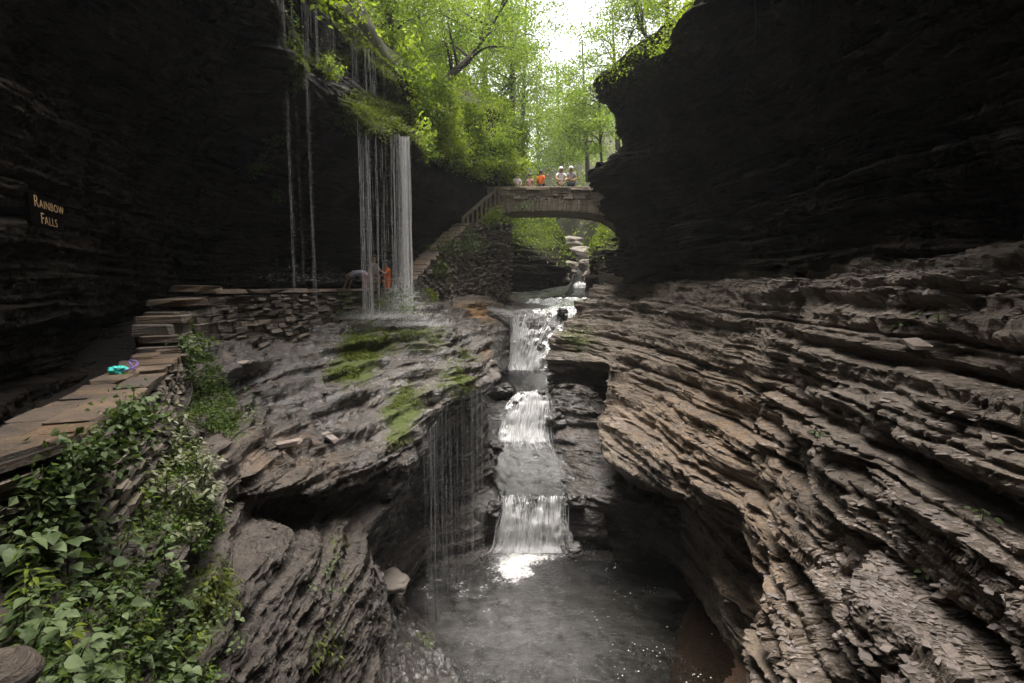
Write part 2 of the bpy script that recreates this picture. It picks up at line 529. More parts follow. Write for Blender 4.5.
def sheet(name, ctrl, mat, seed, step=1.5, amp=1.0, big=.35, terr=(), levels=LEVELS, face=(1.0, 12.0, 2.0), flat=.45,
          paint=None, kind='structure', label=None, cat=None, ampf=None, smooth=False, crumb=1.0, sharp=.22):
    C = np.array(ctrl, float)                       # (cols, rows, 3)
    rc = seg_counts(C, step, 1); cc = seg_counts(C, step, 0)
    G = resample(resample(C, rc, 1), cc, 0)
    Nn = normals(G)
    if (Nn * (np.array(face) - G)).sum(-1).mean() < 0: Nn = -Nn
    for (h, k) in terr:
        G = terrace(G, h, k, seed + 50, sharp)
    D = Nn * np.array([1, 1, flat]); D /= np.linalg.norm(D, axis=-1, keepdims=True) + 1e-9
    d = strata(G, seed, amp, levels)
    if ampf is not None: d = d * ampf(G)
    x, y, z = G[..., 0], G[..., 1], G[..., 2]
    d = d + big * fbm(x * .3, y * .3, z * .35, 3, seed + 70)
    G2 = G + D * d[..., None]
    # spread the rows evenly over ledges and risers
    nc_, nr_ = G2.shape[:2]
    seg = np.linalg.norm(np.diff(G2, axis=1), axis=-1) + .25 * np.linalg.norm(np.diff(G, axis=1), axis=-1)
    base_len = np.linalg.norm(np.diff(G, axis=1), axis=-1)
    cum = np.concatenate([np.zeros((nc_, 1)), np.cumsum(np.minimum(seg, base_len * 9), 1)], 1)
    # keep the picture of even rows per control span: weight by how finely each span was cut
    wgt = 1.0 / (base_len.mean(0) + 1e-6)
    seg = np.minimum(seg, base_len * 9) * wgt[None]
    k_ = 7
    pad = np.pad(seg, ((k_, k_), (0, 0)), 'edge')
    cs = np.cumsum(np.concatenate([np.zeros((1, nr_ - 1)), pad]), axis=0)
    seg = (cs[2 * k_ + 1:] - cs[:-2 * k_ - 1]) / (2 * k_ + 1)
    cum = np.concatenate([np.zeros((nc_, 1)), np.cumsum(seg, 1)], 1); cum /= cum[:, -1:]
    m_ = int(nr_ * 1.25)
    tq = np.linspace(0, 1, m_); r0_ = np.arange(nr_)
    R_ = np.empty((nc_, m_, 9)); S_ = np.concatenate([G2, G, D], -1)
    for i in range(nc_):
        f_ = np.interp(tq, cum[i], r0_); i0 = np.minimum(f_.astype(int), nr_ - 2); ff_ = (f_ - i0)[:, None]
        R_[i] = S_[i, i0] * (1 - ff_) + S_[i, i0 + 1] * ff_
    G2, G, D = R_[..., :3], R_[..., 3:6], R_[..., 6:]
    for _ in range(2):
        G2[1:-1] = .25 * G2[:-2] + .5 * G2[1:-1] + .25 * G2[2:]
    # crumbled surface
    x, y, z = G2[..., 0], G2[..., 1], G2[..., 2]
    Nf = normals(G2)
    if (Nf * D).sum(-1).mean() < 0: Nf = -Nf
    cr_ = fbm(x * 2.6, y * 2.6, z * 6, 5, seed + 80)
    chip = np.abs(fbm(x * 5, y * 5, z * 13, 3, seed + 84))
    G2 = G2 + Nf * ((crumb(G) if callable(crumb) else crumb) * (.055 * cr_ - .05 * chip))[..., None]
    attrs = {k: np.zeros(G.shape[:2]) for k in ('moss', 'wet', 'rust')}
    N2 = normals(G2)
    if (N2 * D).sum(-1).mean() < 0: N2 = -N2
    if paint:
        px, py, dep = proj(G)
        paint(attrs, G, N2, px, py)
    o = mesh_from(name, G2.reshape(-1, 3), [grid_faces(*G.shape[:2])], mat, None, smooth, {k: v.ravel() for k, v in attrs.items()})
    tag(o, label, cat, None, kind)
    SHEETS.append(dict(name=name, V=G2, N=N2, A=attrs, seed=seed))
    return o


def blob(x, y, cx, cy, rx, ry):
    return np.exp(-(((x - cx) / rx) ** 2 + ((y - cy) / ry) ** 2))


# ================================================================== ROCK OF THE GORGE
# --- right lower slope: crest, slope, lip, undercut, foot at the pool
RS = [
    [W(4.6, 27.5, 0.6), P(588, 291, 26), P(572, 310, 24), P(556, 335, 22.3), P(547, 355, 21.2), P(549, 368, 20.8), P(556, 378, 21), P(560, 392, 21), P(566, 412, 20.5)],
    [W(5.6, 26.5, 0.6), P(612, 288, 25), P(600, 308, 23), P(588, 333, 21.3), P(580, 352, 20.3), P(578, 366, 19.8), P(586, 374, 20.2), P(584, 395, 20.0), P(574, 445, 18.6)],
    [W(6.8, 25.5, 0.7), P(632, 284, 24), P(625, 305, 21.5), P(618, 330, 20), P(612, 350, 19), P(608, 371, 18.2), P(616, 382, 19.8), P(606, 410, 19.6), P(575, 470, 17.6)],
    [W(7.6, 23, 0.7), P(655, 278, 22), P(652, 305, 19.5), P(645, 340, 18), P(632, 385, 17), P(604, 437, 16.2), P(612, 462, 16.0), P(640, 480, 17.4), P(610, 520, 16.2)],
    [W(7.8, 19, 0.7), P(690, 274, 18.5), P(690, 310, 16.5), P(685, 360, 15), P(672, 420, 13.8), P(652, 476, 13), P(672, 492, 13.8), W(5.2, 15.0, -6.4), W(4.7, 14.8, -8.9)],
    [W(7.9, 15, 0.7), P(740, 271, 14.5), P(742, 315, 12.8), P(740, 375, 11.6), P(740, 450, 10.6), P(736, 526, 9.9), P(752, 545, 10.8), W(5.3, 12.2, -6.8), W(5.0, 12.4, -8.9)],
    [W(7.8, 11.5, 0.7), P(800, 269, 11.2), P(805, 325, 9.9), P(800, 400, 8.8), P(794, 490, 8), P(768, 590, 7.6), P(780, 615, 8.6), W(4.9, 9.9, -6.9), W(4.7, 10.0, -8.9)],
    [W(7.6, 9, 0.7), P(880, 267, 8.6), P(885, 335, 7.5), P(880, 430, 6.6), P(856, 555, 6.3), P(770, 655, 7.0), P(774, 690, 7.5), W(4.6, 8.4, -7.0), W(4.5, 8.4, -8.9)],
    [W(7.4, 6.5, 0.7), P(980, 266, 6.5), P(990, 345, 5.6), P(985, 460, 4.9), P(945, 600, 4.7), P(850, 730, 5.2), P(840, 790, 5.8), W(4.2, 6.4, -7.0), W(4.2, 6.4, -8.9)],
    [W(7.2, 5, 0.7), P(1100, 265, 5.0), P(1120, 360, 4.3), P(1120, 490, 3.8), P(1095, 650, 3.5), P(1010, 850, 3.7), P(1000, 930, 4.2), W(4.1, 4.6, -7.0), W(4.1, 4.6, -8.9)],
    [W(7.0, 3, 0.7), P(1400, 265, 3.2), P(1450, 400, 2.8), P(1450, 600, 2.5), P(1400, 800, 2.3), P(1300, 1000, 2.4), W(3.9, 3, -5.2), W(4.1, 2.8, -7.0), W(4.1, 2.8, -8.9)],
    [W(7.0, -1, 0.7), W(5.6, -1, 0.3), W(5.0, -1, -0.7), W(4.4, -1, -1.9), W(3.9, -1, -3.1), W(3.5, -1, -4.4), W(3.9, -1, -5.2), W(4.1, -1, -7.0), W(4.1, -1, -8.9)],
    [W(7.0, -10, 0.7), W(5.6, -10, 0.3), W(5.0, -10, -0.7), W(4.4, -10, -1.9), W(3.9, -10, -3.1), W(3.5, -10, -4.4), W(3.9, -10, -5.2), W(4.1, -10, -7.0), W(4.1, -10, -8.9)],
]


def paint_rs(a, G, Nn, px, py):
    a['moss'] += 1.0 * blob(px, py, 578, 340, 26, 22) * .75 + .45 * blob(px, py, 735, 655, 30, 40) + .35 * blob(px, py, 830, 610, 60, 40) + .3 * blob(px, py, 640, 300, 60, 30) + .28 * blob(px, py, 910, 325, 60, 18)
    a['wet'] += np.clip((py - 440) / 60, 0, 1) * np.clip((700 - px) / 60, 0, 1) + .9 * blob(px, py, 560, 370, 25, 30) + .35 * blob(px, py, 940, 420, 120, 60)
    a['rust'] += .35 * blob(px, py, 700, 420, 90, 60) + .3 * blob(px, py, 760, 560, 60, 90)


LV_SLOPE = [(1.35, .38, .20, 2.6), (.47, .20, .42, 1.3), (.19, .095, .75, .6), (.08, .045, 1.0, 0), (.036, .018, 1.8, 0)]
LV_THIN = [(.9, .22, .3, 1.8), (.30, .15, .5, .9), (.12, .075, .7, .5), (.05, .03, 1.2, 0)]
sheet('rock_slope', RS, M['slope'], 3, step=1.3, amp=1.0, big=.34, terr=((.7, .6), (.18, .45)), levels=LV_SLOPE, paint=paint_rs,
      ampf=lambda G: (1.15 - .6 * np.clip((G[..., 1] - 6.5) / 7.5, 0, 1)) * np.clip((.9 - G[..., 2]) / .9, .4, 1))

# --- right upper cliff, leaning out over the slope
RU = [  # lean and unseen tall near top shaped to darken the gorge
    [W(8, 30, .2), W(8, 29.5, 1.2), W(8, 29.5, 2.4), W(7.6, 29, 4), W(7.2, 28.5, 5.5), W(7.4, 28.5, 7), W(7.5, 28.5, 8.5), W(7.4, 28, 10), W(8.2, 28, 11), W(13, 29, 13)],
    [W(6.4, 27.2, .1), P(620, 272, 26), P(622, 238, 26), P(612, 198, 26), P(604, 178, 25.6), P(622, 150, 26), P(620, 122, 25.6), P(606, 97, 25), P(614, 70, 25), W(9, 27, 12.0)],
    [W(6.6, 25.2, .1), P(613, 272, 24), P(612, 236, 24), P(602, 198, 23.8), P(594, 177, 23), P(620, 149, 23.8), P(618, 122, 23.5), P(603, 97, 22.4), P(614, 73, 22.4), W(8.5, 25, 11.6)],
    [W(7.0, 21.5, .1), P(650, 269, 20), P(652, 235, 20), P(648, 195, 19.8), P(643, 165, 19.3), P(650, 138, 19.3), P(652, 110, 18.8), P(638, 78, 17.9), P(642, 50, 18), W(8.6, 20, 11)],
    [W(7.3, 18, .1), P(700, 267, 16.2), P(705, 225, 16.2), P(705, 180, 16), P(702, 140, 15.5), P(704, 105, 15.2), P(698, 70, 14.7), P(684, 40, 14), P(688, 8, 14.2), W(8.8, 16, 11)],
    [W(7.4, 14, .1), P(780, 265, 12.2), P(788, 215, 12.2), P(790, 160, 12), P(788, 105, 11.5), P(785, 50, 11.1), P(780, 0, 10.6), P(770, -50, 10.0), P(765, -100, 10), W(8.5, 12, 11.5)],
    [W(7.4, 10.5, .1), P(880, 264, 8.8), P(892, 200, 8.8), P(894, 130, 8.5), P(890, 60, 8.1), P(885, -20, 7.7), P(875, -100, 7.3), P(850, -200, 6.8), W(4.2, 6.6, 9.3), W(3.4, 7, 17)],
    [W(7.3, 8, .1), P(1010, 263, 6.6), P(1022, 180, 6.6), P(1025, 90, 6.4), P(1018, -10, 6.0), P(1008, -120, 5.7), P(985, -240, 5.4), W(4.2, 5, 8.2), W(3.4, 5, 11.5), W(2.6, 5, 20)],
    [W(7.3, 5, .1), W(6.3, 4.2, .25), W(6.4, 4, 1.3), W(6.3, 4, 2.4), W(6.0, 4, 3.6), W(5.6, 4, 5), W(5.1, 4, 6.8), W(4.4, 4, 8.8), W(3.5, 4, 12.5), W(2.5, 4, 21)],
    [W(7.3, 0, .1), W(6.3, 0, .25), W(6.4, 0, 1.3), W(6.3, 0, 2.4), W(6.0, 0, 3.6), W(5.6, 0, 5), W(5.1, 0, 6.8), W(4.4, 0, 8.8), W(3.5, 0, 12.5), W(2.4, 0, 21)],
    [W(7.3, -12, .1), W(6.3, -12, .25), W(6.4, -12, 1.3), W(6.3, -12, 2.4), W(6.0, -12, 3.6), W(5.6, -12, 5), W(5.1, -12, 6.8), W(4.4, -12, 8.8), W(3.7, -12, 12.5), W(3.0, -12, 21)],
]


def paint_ru(a, G, Nn, px, py):
    a['moss'] += .55 * blob(px, py, 650, 40, 80, 40) + .4 * blob(px, py, 625, 110, 40, 60)
    a['wet'] += .25 * blob(px, py, 640, 240, 60, 60) + .5 * blob(px, py, 930, 110, 90, 60) * (Nn[..., 2] > .1)


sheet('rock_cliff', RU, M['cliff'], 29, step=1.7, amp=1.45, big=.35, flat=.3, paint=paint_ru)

# --- left upper cliff with the overhang the rainbow fall pours from
LU = [  # unseen near tops raised and leaned in to cut sky light
    [W(-5, -12, -2.2), W(-5, -12, 0), W(-5, -12, 1.5), W(-4.9, -12, 3.2), W(-4.6, -12, 5), W(-4.5, -12, 7), W(-4.4, -12, 9), W(-3.8, -12, 13), W(-3.2, -12, 21)],
    [W(-4.9, 1.5, -2.2), W(-4.9, 1.5, 0), W(-4.9, 1.5, 1.5), W(-4.8, 1.5, 3.2), W(-4.6, 1.5, 5), W(-4.5, 1.5, 7), W(-4.4, 1.5, 9), W(-3.8, 1.5, 13), W(-3.2, 1.5, 21)],
    [W(-5.8, 5, -2.1), W(-5.8, 4.9, 0), W(-5.8, 4.9, 1.2), W(-5.7, 4.7, 2.6), W(-4.9, 4.5, 4.6), W(-4.8, 4.4, 6), W(-4.7, 4.3, 7.6), W(-3.7, 4.2, 12), W(-3.3, 4, 21)],
    [W(-7.1, 8, -1.9), W(-7.1, 8, 0), W(-7, 7.8, 1.8), W(-6.6, 7.5, 3.6), W(-5.7, 7.2, 5.6), W(-5.3, 7, 7.4), W(-5, 7, 9), W(-4.0, 7, 12.5), W(-3.3, 6.5, 20)],
    [W(-8, 11.5, -1.5), W(-8, 11.4, .4), W(-7.7, 11.1, 2.2), W(-6.9, 10.8, 4), P(248, -25, 10.3), W(-5.0, 10, 7.6), W(-4.9, 10, 9), W(-4.3, 9.6, 12), W(-3.2, 9, 18)],
    [W(-7.7, 14.5, -1.3), W(-7.7, 14.3, .6), W(-7.4, 14, 2), W(-6.5, 13.1, 3.6), P(295, 86, 12), P(298, 66, 12.5), P(300, 42, 13.4), P(297, -12, 13.2), W(-5.5, 12.5, 10)],
    [W(-6.8, 17.2, -1.2), W(-6.7, 17.0, .6), W(-6.5, 16.7, 2), W(-5.9, 15.8, 3.4), P(330, 102, 14), P(338, 74, 15.2), P(343, 54, 16.3), P(346, 24, 15.9), P(360, 5, 18)],
    [W(-5.7, 19.2, -1.1), W(-5.6, 19, .6), W(-5.5, 18.7, 2), W(-5.1, 17.9, 3.4), P(366, 138, 15.1), P(369, 103, 16.6), P(371, 84, 17.5), P(374, 62, 17.2), P(386, 52, 19.5)],
    [W(-4.9, 20.5, -1.1), W(-4.8, 20.3, .6), W(-4.7, 20, 2), W(-4.4, 19.2, 3.4), P(394, 138, 16.2), P(397, 115, 17.4), P(399, 100, 18.1), P(402, 84, 18.0), P(414, 74, 20)],
    [W(-4.2, 21.8, -.9), W(-4.2, 21.6, .8), W(-4.1, 21.3, 2.2), W(-3.9, 20.8, 3.5), P(410, 143, 16.9), P(413, 125, 18.3), P(416, 112, 18.8), P(420, 100, 19.2), P(430, 90, 22)],
    [W(-3.3, 23.4, .8), W(-3.3, 23.3, 1.8), W(-3.2, 23.2, 2.8), W(-3.1, 23, 3.8), P(432, 166, 21.8), P(438, 150, 22.6), P(443, 138, 23.5), P(450, 122, 24.5), P(458, 105, 27)],
    [W(-2.2, 25.0, 2.4), W(-2.2, 25, 3), W(-2.1, 25, 3.6), W(-2.0, 24.9, 4.3), P(470, 176, 24.6), P(476, 165, 25.5), P(482, 150, 26.5), P(488, 132, 28), P(492, 110, 31)],
    [W(-.8, 27.9, 3.8), W(-.8, 27.9, 4.2), W(-.7, 27.9, 4.6), W(-.6, 27.9, 5.0), P(507, 182, 28), P(513, 172, 28.5), P(518, 160, 29.5), P(519, 145, 31), P(515, 125, 34)],
    [W(-.4, 33, 1), W(-.3, 33, 3), W(-.2, 33, 4.2), W(0, 33, 5.4), W(.1, 33, 6.4), W(.2, 33.5, 7), W(.2, 34, 8), W(-.4, 35, 9), W(-1.5, 37, 11)],
]


def paint_lu(a, G, Nn, px, py):
    ln = np.abs((py + 2) - (px - 318) * 1.13) / 1.5
    a['moss'] += 1.2 * np.exp(-(ln / 7) ** 2) * (px > 300) * (px < 400) * (py < 95)
    a['moss'] += 1.3 * blob(px, py, 372, 112, 42, 24) + 1.0 * blob(px, py, 350, 60, 60, 10) + .9 * blob(px, py, 296, 60, 8, 40) + .8 * blob(px, py, 405, 125, 14, 26) + 1.0 * blob(px, py, 360, 20, 30, 30)
    a['moss'] += .45 * blob(px, py, 275, 150, 25, 50) + .5 * blob(px, py, 480, 168, 40, 10)
    a['wet'] += .5 * blob(px, py, 350, 60, 50, 40)


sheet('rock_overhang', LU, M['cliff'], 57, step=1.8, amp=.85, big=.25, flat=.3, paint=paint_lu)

# --- left terrace, its lip, the drop into the pool and the near bank
LT = [
    [W(-2.0, 26.0, -1.2), P(480, 325, 19.5), P(496, 345, 18.4), P(502, 362, 17.6), P(497, 378, 18.2), P(492, 430, 18.0), P(498, 500, 16.7), P(496, 570, 15.4)],
    [P(420, 296, 18.5), P(445, 325, 17.2), P(472, 352, 16.2), P(488, 380, 15.6), P(482, 396, 16.4), P(474, 480, 16.2), P(474, 540, 15.4), P(474, 578, 14.6)],
    [P(385, 303, 17.8), P(405, 330, 15.8), P(430, 360, 14.5), P(452, 394, 13.6), P(454, 408, 14.8), P(446, 480, 15.6), P(444, 540, 15.0), P(442, 582, 14.3)],
    [P(345, 306, 16.4), P(365, 340, 14.3), P(393, 385, 12.7), P(424, 430, 11.8), P(428, 446, 13.0), P(420, 500, 14.2), P(418, 545, 14.2), P(415, 590, 13.8)],
    [P(290, 311, 14.2), P(315, 350, 12.5), P(350, 410, 11), P(392, 462, 10), P(392, 484, 10.8), P(385, 535, 11.2), P(378, 570, 11.5), P(400, 625, 12.0)],
    [P(235, 318, 11.5), P(262, 370, 10.4), P(290, 425, 9.3), P(326, 484, 8.5), P(335, 506, 9.3), P(362, 540, 9.0), P(384, 585, 9.2), P(392, 660, 10.6)],
    [P(188, 338, 9.8), P(215, 395, 8.4), P(235, 440, 7.4), P(250, 488, 6.9), P(268, 512, 7.9), P(310, 545, 7.2), P(352, 620, 7.4), P(392, 730, 8.6)],
    [P(150, 395, 7.5), P(175, 440, 6.5), P(195, 480, 5.8), P(208, 525, 5.4), P(222, 550, 5.6), P(255, 610, 5.4), P(290, 700, 5.6), P(345, 860, 6.4)],
    [P(92, 440, 5.4), P(122, 495, 4.8), P(140, 545, 4.4), P(155, 590, 4.1), P(170, 620, 4.2), P(195, 690, 4.1), P(225, 790, 4.2), P(270, 980, 4.7)],
    [P(38, 490, 3.5), P(62, 545, 3.3), P(82, 600, 3.1), P(96, 650, 2.95), P(112, 700, 2.9), P(140, 780, 2.9), P(170, 900, 3.0), P(210, 1100, 3.3)],
    [W(-3.3, 2.3, -1.4), P(-30, 600, 2.5), P(15, 660, 2.35), P(35, 720, 2.25), P(50, 780, 2.2), P(80, 880, 2.2), P(110, 1050, 2.3), P(150, 1300, 2.5)],
    [W(-3.2, .9, -1.6), W(-2.2, 1.1, -1.75), W(-1.8, 1.2, -2.0), W(-1.6, 1.2, -2.4), W(-1.4, 1.3, -2.8), W(-1.1, 1.4, -3.6), W(-.8, 1.5, -5.2), W(-.6, 1.6, -8.6)],
    [W(1.5, -.5, -1.8), W(1.5, -.3, -2.2), W(1.5, -.2, -2.6), W(1.5, -.2, -3.0), W(1.5, -.1, -3.4), W(1.5, 0, -4.2), W(1.5, .1, -5.5), W(1.5, .2, -8.6)],
    [W(5, -2, -1.8), W(5, -2, -2.2), W(5, -2, -2.6), W(5, -2, -3.0), W(5, -2, -3.4), W(5, -2, -4.2), W(5, -2, -5.5), W(5, -2, -8.6)],
]


def paint_lt(a, G, Nn, px, py):
    a['moss'] += 1.25 * blob(px, py, 362, 352, 22, 26) + 1.3 * blob(px, py, 405, 412, 18, 30) + .8 * blob(px, py, 415, 335, 40, 14) + .75 * blob(px, py, 455, 380, 26, 24) + .6 * blob(px, py, 345, 372, 26, 14)
    a['moss'] += .7 * blob(px, py, 235, 415, 40, 26) + .85 * blob(px, py, 225, 600, 34, 60) + .5 * blob(px, py, 345, 560, 14, 60) + .5 * blob(px, py, 330, 650, 30, 30) + .4 * blob(px, py, 475, 350, 20, 12)
    a['wet'] += 1.6 * blob(px, py, 410, 350, 130, 80) + 1.1 * blob(px, py, 300, 400, 90, 70) + np.clip((px - 360) / 40, 0, 1) * np.clip((py - 430) / 40, 0, 1) + .3 * blob(px, py, 300, 600, 90, 90)
    a['rust'] += .8 * blob(px, py, 497, 350, 8, 10) + .3 * blob(px, py, 290, 450, 60, 30)


sheet('rock_terrace', LT, M['terrace'], 83, step=1.3, amp=.7, big=.22, levels=LV_THIN, terr=((.40, .72), (.13, .72)), sharp=.16, ampf=lambda G: 1 - .6 * np.clip((-2.9 - G[..., 2]) / .8, 0, 1) * np.clip((10.5 - G[..., 1]) / 2, 0, 1),
      crumb=lambda G: .38 + 1.7 * np.clip((-2.9 - G[..., 2]) / .8, 0, 1) * np.clip((10.5 - G[..., 1]) / 2, 0, 1), face=(2.0, 10.0, 6.0), paint=paint_lt)

# --- ledge below the stone wall, left of the upper fall
KB = [
    [W(-3.2, 20, -.2), P(425, 303, 20.2), P(440, 318, 19.6), P(462, 335, 18.6), P(480, 352, 18.4)],
    [W(-2.2, 25, -.2), P(462, 301, 22.5), P(468, 316, 22), P(480, 335, 20.5), P(494, 362, 19.6)],
    [W(-1.0, 27, -.2), P(490, 301, 24.8), P(494, 315, 24.4), P(500, 336, 23.0), P(505, 372, 22.4)],
    [W(-.2, 28.5, -.2), P(508, 303, 26.2), P(511, 317, 25.4), P(513, 340, 24.4), P(514, 376, 24)],
    [W(.4, 30, -.4), W(.3, 29, -.9), P(520, 322, 26), P(521, 345, 25.2), P(522, 380, 24.8)],
]


def paint_kb(a, G, Nn, px, py):
    a['rust'] += 1.4 * blob(px, py, 478, 312, 28, 9) + .5 * blob(px, py, 450, 318, 20, 12)
    a['moss'] += .6 * blob(px, py, 445, 312, 20, 10)
    a['wet'] += .4 + blob(px, py, 505, 350, 20, 30)


sheet('rock_ledge', KB, M['terrace'], 91, step=1.3, amp=.5, big=.1, terr=((.3, .5),), paint=paint_kb)

# --- lower ledges on the right bank between the two lowest falls
RL = [
    [P(553, 384, 19.9), P(555, 428, 18.9), P(556, 455, 18.2), P(562, 478, 17.2), P(570, 498, 16.4), P(574, 510, 16.2), P(576, 530, 16.4), P(574, 560, 15.5)],
    [P(585, 386, 19.4), P(590, 426, 18.4), P(596, 452, 17.6), P(604, 475, 16.6), P(612, 495, 15.8), P(616, 510, 15.6), P(612, 530, 16.2), P(612, 560, 15.2)],
    [P(616, 404, 18.9), P(626, 430, 18.1), P(640, 455, 17.6), P(644, 480, 16.4), P(648, 505, 15.2), P(655, 520, 15.2), P(650, 538, 15.8), P(655, 568, 14.6)],
    [P(680, 425, 18.6), P(690, 440, 18), P(696, 470, 17), P(698, 500, 15.8), P(696, 530, 14.2), P(700, 545, 14.2), P(700, 560, 14.6), P(700, 590, 13.6)],
    [P(760, 445, 17.6), P(760, 460, 17), P(765, 500, 15), P(750, 540, 13.6), P(738, 565, 12.7), P(742, 585, 12.8), P(740, 600, 13), P(735, 640, 12)],
]


def paint_rl(a, G, Nn, px, py):
    a['wet'] += .9
    a['moss'] += .3 * blob(px, py, 600, 470, 40, 20)


sheet('rock_shelf', RL, M['terrace'], 101, step=1.3, amp=.7, big=.15, terr=((.3, .55), (.1, .4)), paint=paint_rl)

# --- bank rocks beyond the bridge
FL = [
    [P(490, 170, 38), P(490, 215, 33), P(490, 240, 31), P(490, 265, 30.8), P(490, 292, 31)],
    [P(522, 205, 37), P(516, 226, 32.4), P(516, 240, 31), P(518, 265, 30.8), P(518, 292, 31)],
    [P(545, 212, 37), P(538, 238, 32), P(536, 250, 30.7), P(537, 268, 30.6), P(536, 291, 30.8)],
    [P(562, 236, 37), P(556, 252, 31.6), P(553, 262, 30.5), P(554, 272, 30.5), P(548, 289, 30.6)],
    [P(574, 255, 38), P(566, 261, 33), P(564, 266, 31), P(563, 274, 31), P(557, 287, 31)],
    [P(580, 268, 42), P(574, 270, 36), P(572, 274, 33.5), P(571, 280, 33), P(567, 286, 33)],
]


def paint_far(a, G, Nn, px, py):
    a['moss'] += 1.2 * np.clip((255 - py) / 25, 0, 1) * np.clip(Nn[..., 2] + .3, 0, 1) + .6 * np.clip(Nn[..., 2] - .3, 0, 1)
    a['wet'] += .05


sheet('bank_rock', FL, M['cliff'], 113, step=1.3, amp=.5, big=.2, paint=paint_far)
FR = [
    [P(596, 236, 44), P(588, 252, 34), P(587, 262, 31.4), P(586, 275, 31.2), P(584, 291, 30.8)],
    [P(604, 222, 43), P(597, 240, 33), P(596, 252, 30.8), P(594, 270, 30.4), P(594, 291, 30.2)],
    [P(618, 205, 42), P(610, 228, 32), P(608, 245, 30.2), P(608, 268, 29.8), P(606, 293, 29.2)],
    [P(650, 190, 40), P(640, 220, 31), P(636, 240, 29.8), P(634, 268, 29.2), P(632, 293, 28.6)],
]
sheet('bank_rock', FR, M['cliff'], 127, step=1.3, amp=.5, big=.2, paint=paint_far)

# --- stream bed and pool bed
BED = []
for (l, r, y, dl, dr, drop) in [
    (571, 590, 262, 62, 62, 0), (568, 592, 276, 46, 46, 0), (562, 592, 288, 34, 34, .1), (508, 592, 300, 29, 29, .05), (510, 590, 305, 24.9, 25.4, .12), (509, 570, 335, 24.3, 23.6, .2),
    (506, 556, 372, 23.7, 22.9, .25), (500, 560, 384, 21.8, 21.0, .15), (496, 552, 397, 20.6, 20.3, .10), (494, 556, 420, 19.8, 19.6, .2),
    (490, 560, 444, 19.1, 18.9, .3), (484, 580, 468, 17.8, 17.6, .2), (490, 574, 500, 16.3, 16.2, .12), (490, 576, 525, 15.9, 15.8, .25),
    (480, 590, 560, 15.9, 15.8, .6)]:
    a, b = P(l, y, dl), P(r, y, dr)
    zz = (a[2] + b[2]) / 2 - drop
    e = (b - a) * .35
    BED.append([np.array([*(a - e + (b - a) * 1.7 * k / 6)[:2], zz + (.25 if k in (0, 6) else 0)]) for k in range(7)])
BED.append([W(-4 + 1.9 * k, 13.6, -9.1) for k in range(7)])
BED.append([W(-5 + 2.0 * k, 11.0, -9.3) for k in range(7)])
BED.append([W(-5 + 2.0 * k, 6.0, -9.1) for k in range(7)])
BED.append([W(-5 + 2.0 * k, 0, -8.9) for k in range(7)])
BED.append([W(-5 + 2.0 * k, -12, -8.9) for k in range(7)])
sheet('stream_bed', crumb=0.6, ctrl=BED, mat=M['bed'], seed=131, step=2.5, amp=.25, big=.1, face=(0, 15, 20))

# brown gravel shoal on the right of the pool
SH = []
for y, l, r in [(588, 706, 735), (620, 690, 738), (655, 682, 742), (690, 676, 750), (760, 668, 765), (860, 660, 790)]:
    SH.append([PZ_(l - 8, y, -8.8), PZ_(l, y, -8.60), PZ_(l + 8, y, -8.56), PZ_((l + r) / 2, y, -8.535), PZ_(r, y, -8.46), PZ_(r + 25, y, -8.3)])
M['shoal'] = plain_mat('brown_gravel', (.060, .032, .017), .6, .6, 16, .9)
sheet('gravel_shoal', crumb=0.3, ctrl=SH, mat=M['shoal'], seed=137, step=2.5, amp=.08, big=.03, face=(0, 11, 20))

# wet rim of the pool, bottom left
PR = []
for row in [[(375, 590), (392, 598), (402, 602), (408, 606), (412, 612)], [(370, 612), (400, 618), (420, 622), (432, 628), (438, 634)], [(365, 640), (400, 640), (430, 642), (448, 648), (456, 655)],
            [(360, 675), (400, 672), (432, 674), (458, 676), (468, 682)], [(350, 730), (400, 725), (440, 725), (470, 728), (482, 735)], [(330, 850), (390, 840), (450, 840), (490, 840), (505, 850)]]:
    PR.append([PZ_(*p, z) for p, z in zip(row, (-7.3, -7.9, -8.25, -8.48, -8.95))])


def paint_pr(a, G, Nn, px, py):
    a['wet'] += 1.1
    a['moss'] += .5 * blob(px, py, 425, 640, 30, 18)


sheet('pool_rim', PR, M['bed'], 139, step=1.5, amp=.5, big=.2, terr=((.12, .4),), face=(2, 12, 10), paint=paint_pr)

# --- the path behind the parapet
PA = []  # x inner, x outer, y, z
for (xi, xo, y, z) in [(-6, -3.8, -11, -1.75), (-6, -3.7, -1.5, -1.75), (-6, -3.6, 1.0, -1.75), (-6.2, -3.4, 3.5, -1.75), (-7.2, -3.9, 5.5, -1.75), (-8.2, -5.2, 8.2, -1.7),
                       (-9, -6.2, 9.6, -1.1), (-9, -6.3, 10.8, -.75), (-8.6, -5.6, 14.5, -.72), (-7.0, -4.6, 17.4, -.72), (-5.6, -3.9, 20, -.7), (-4.6, -3.1, 23, 1.4), (-3, -1.4, 26, 3.6), (-2, -.6, 27.5, 4.1)]:
    PA.append([W(xi + (xo - xi) * k / 3, y, z) for k in range(4)])
sheet('path', crumb=0.15, ctrl=PA, mat=M['bed'], seed=149, step=4, amp=.08, big=.03, face=(-4, 10, 30))

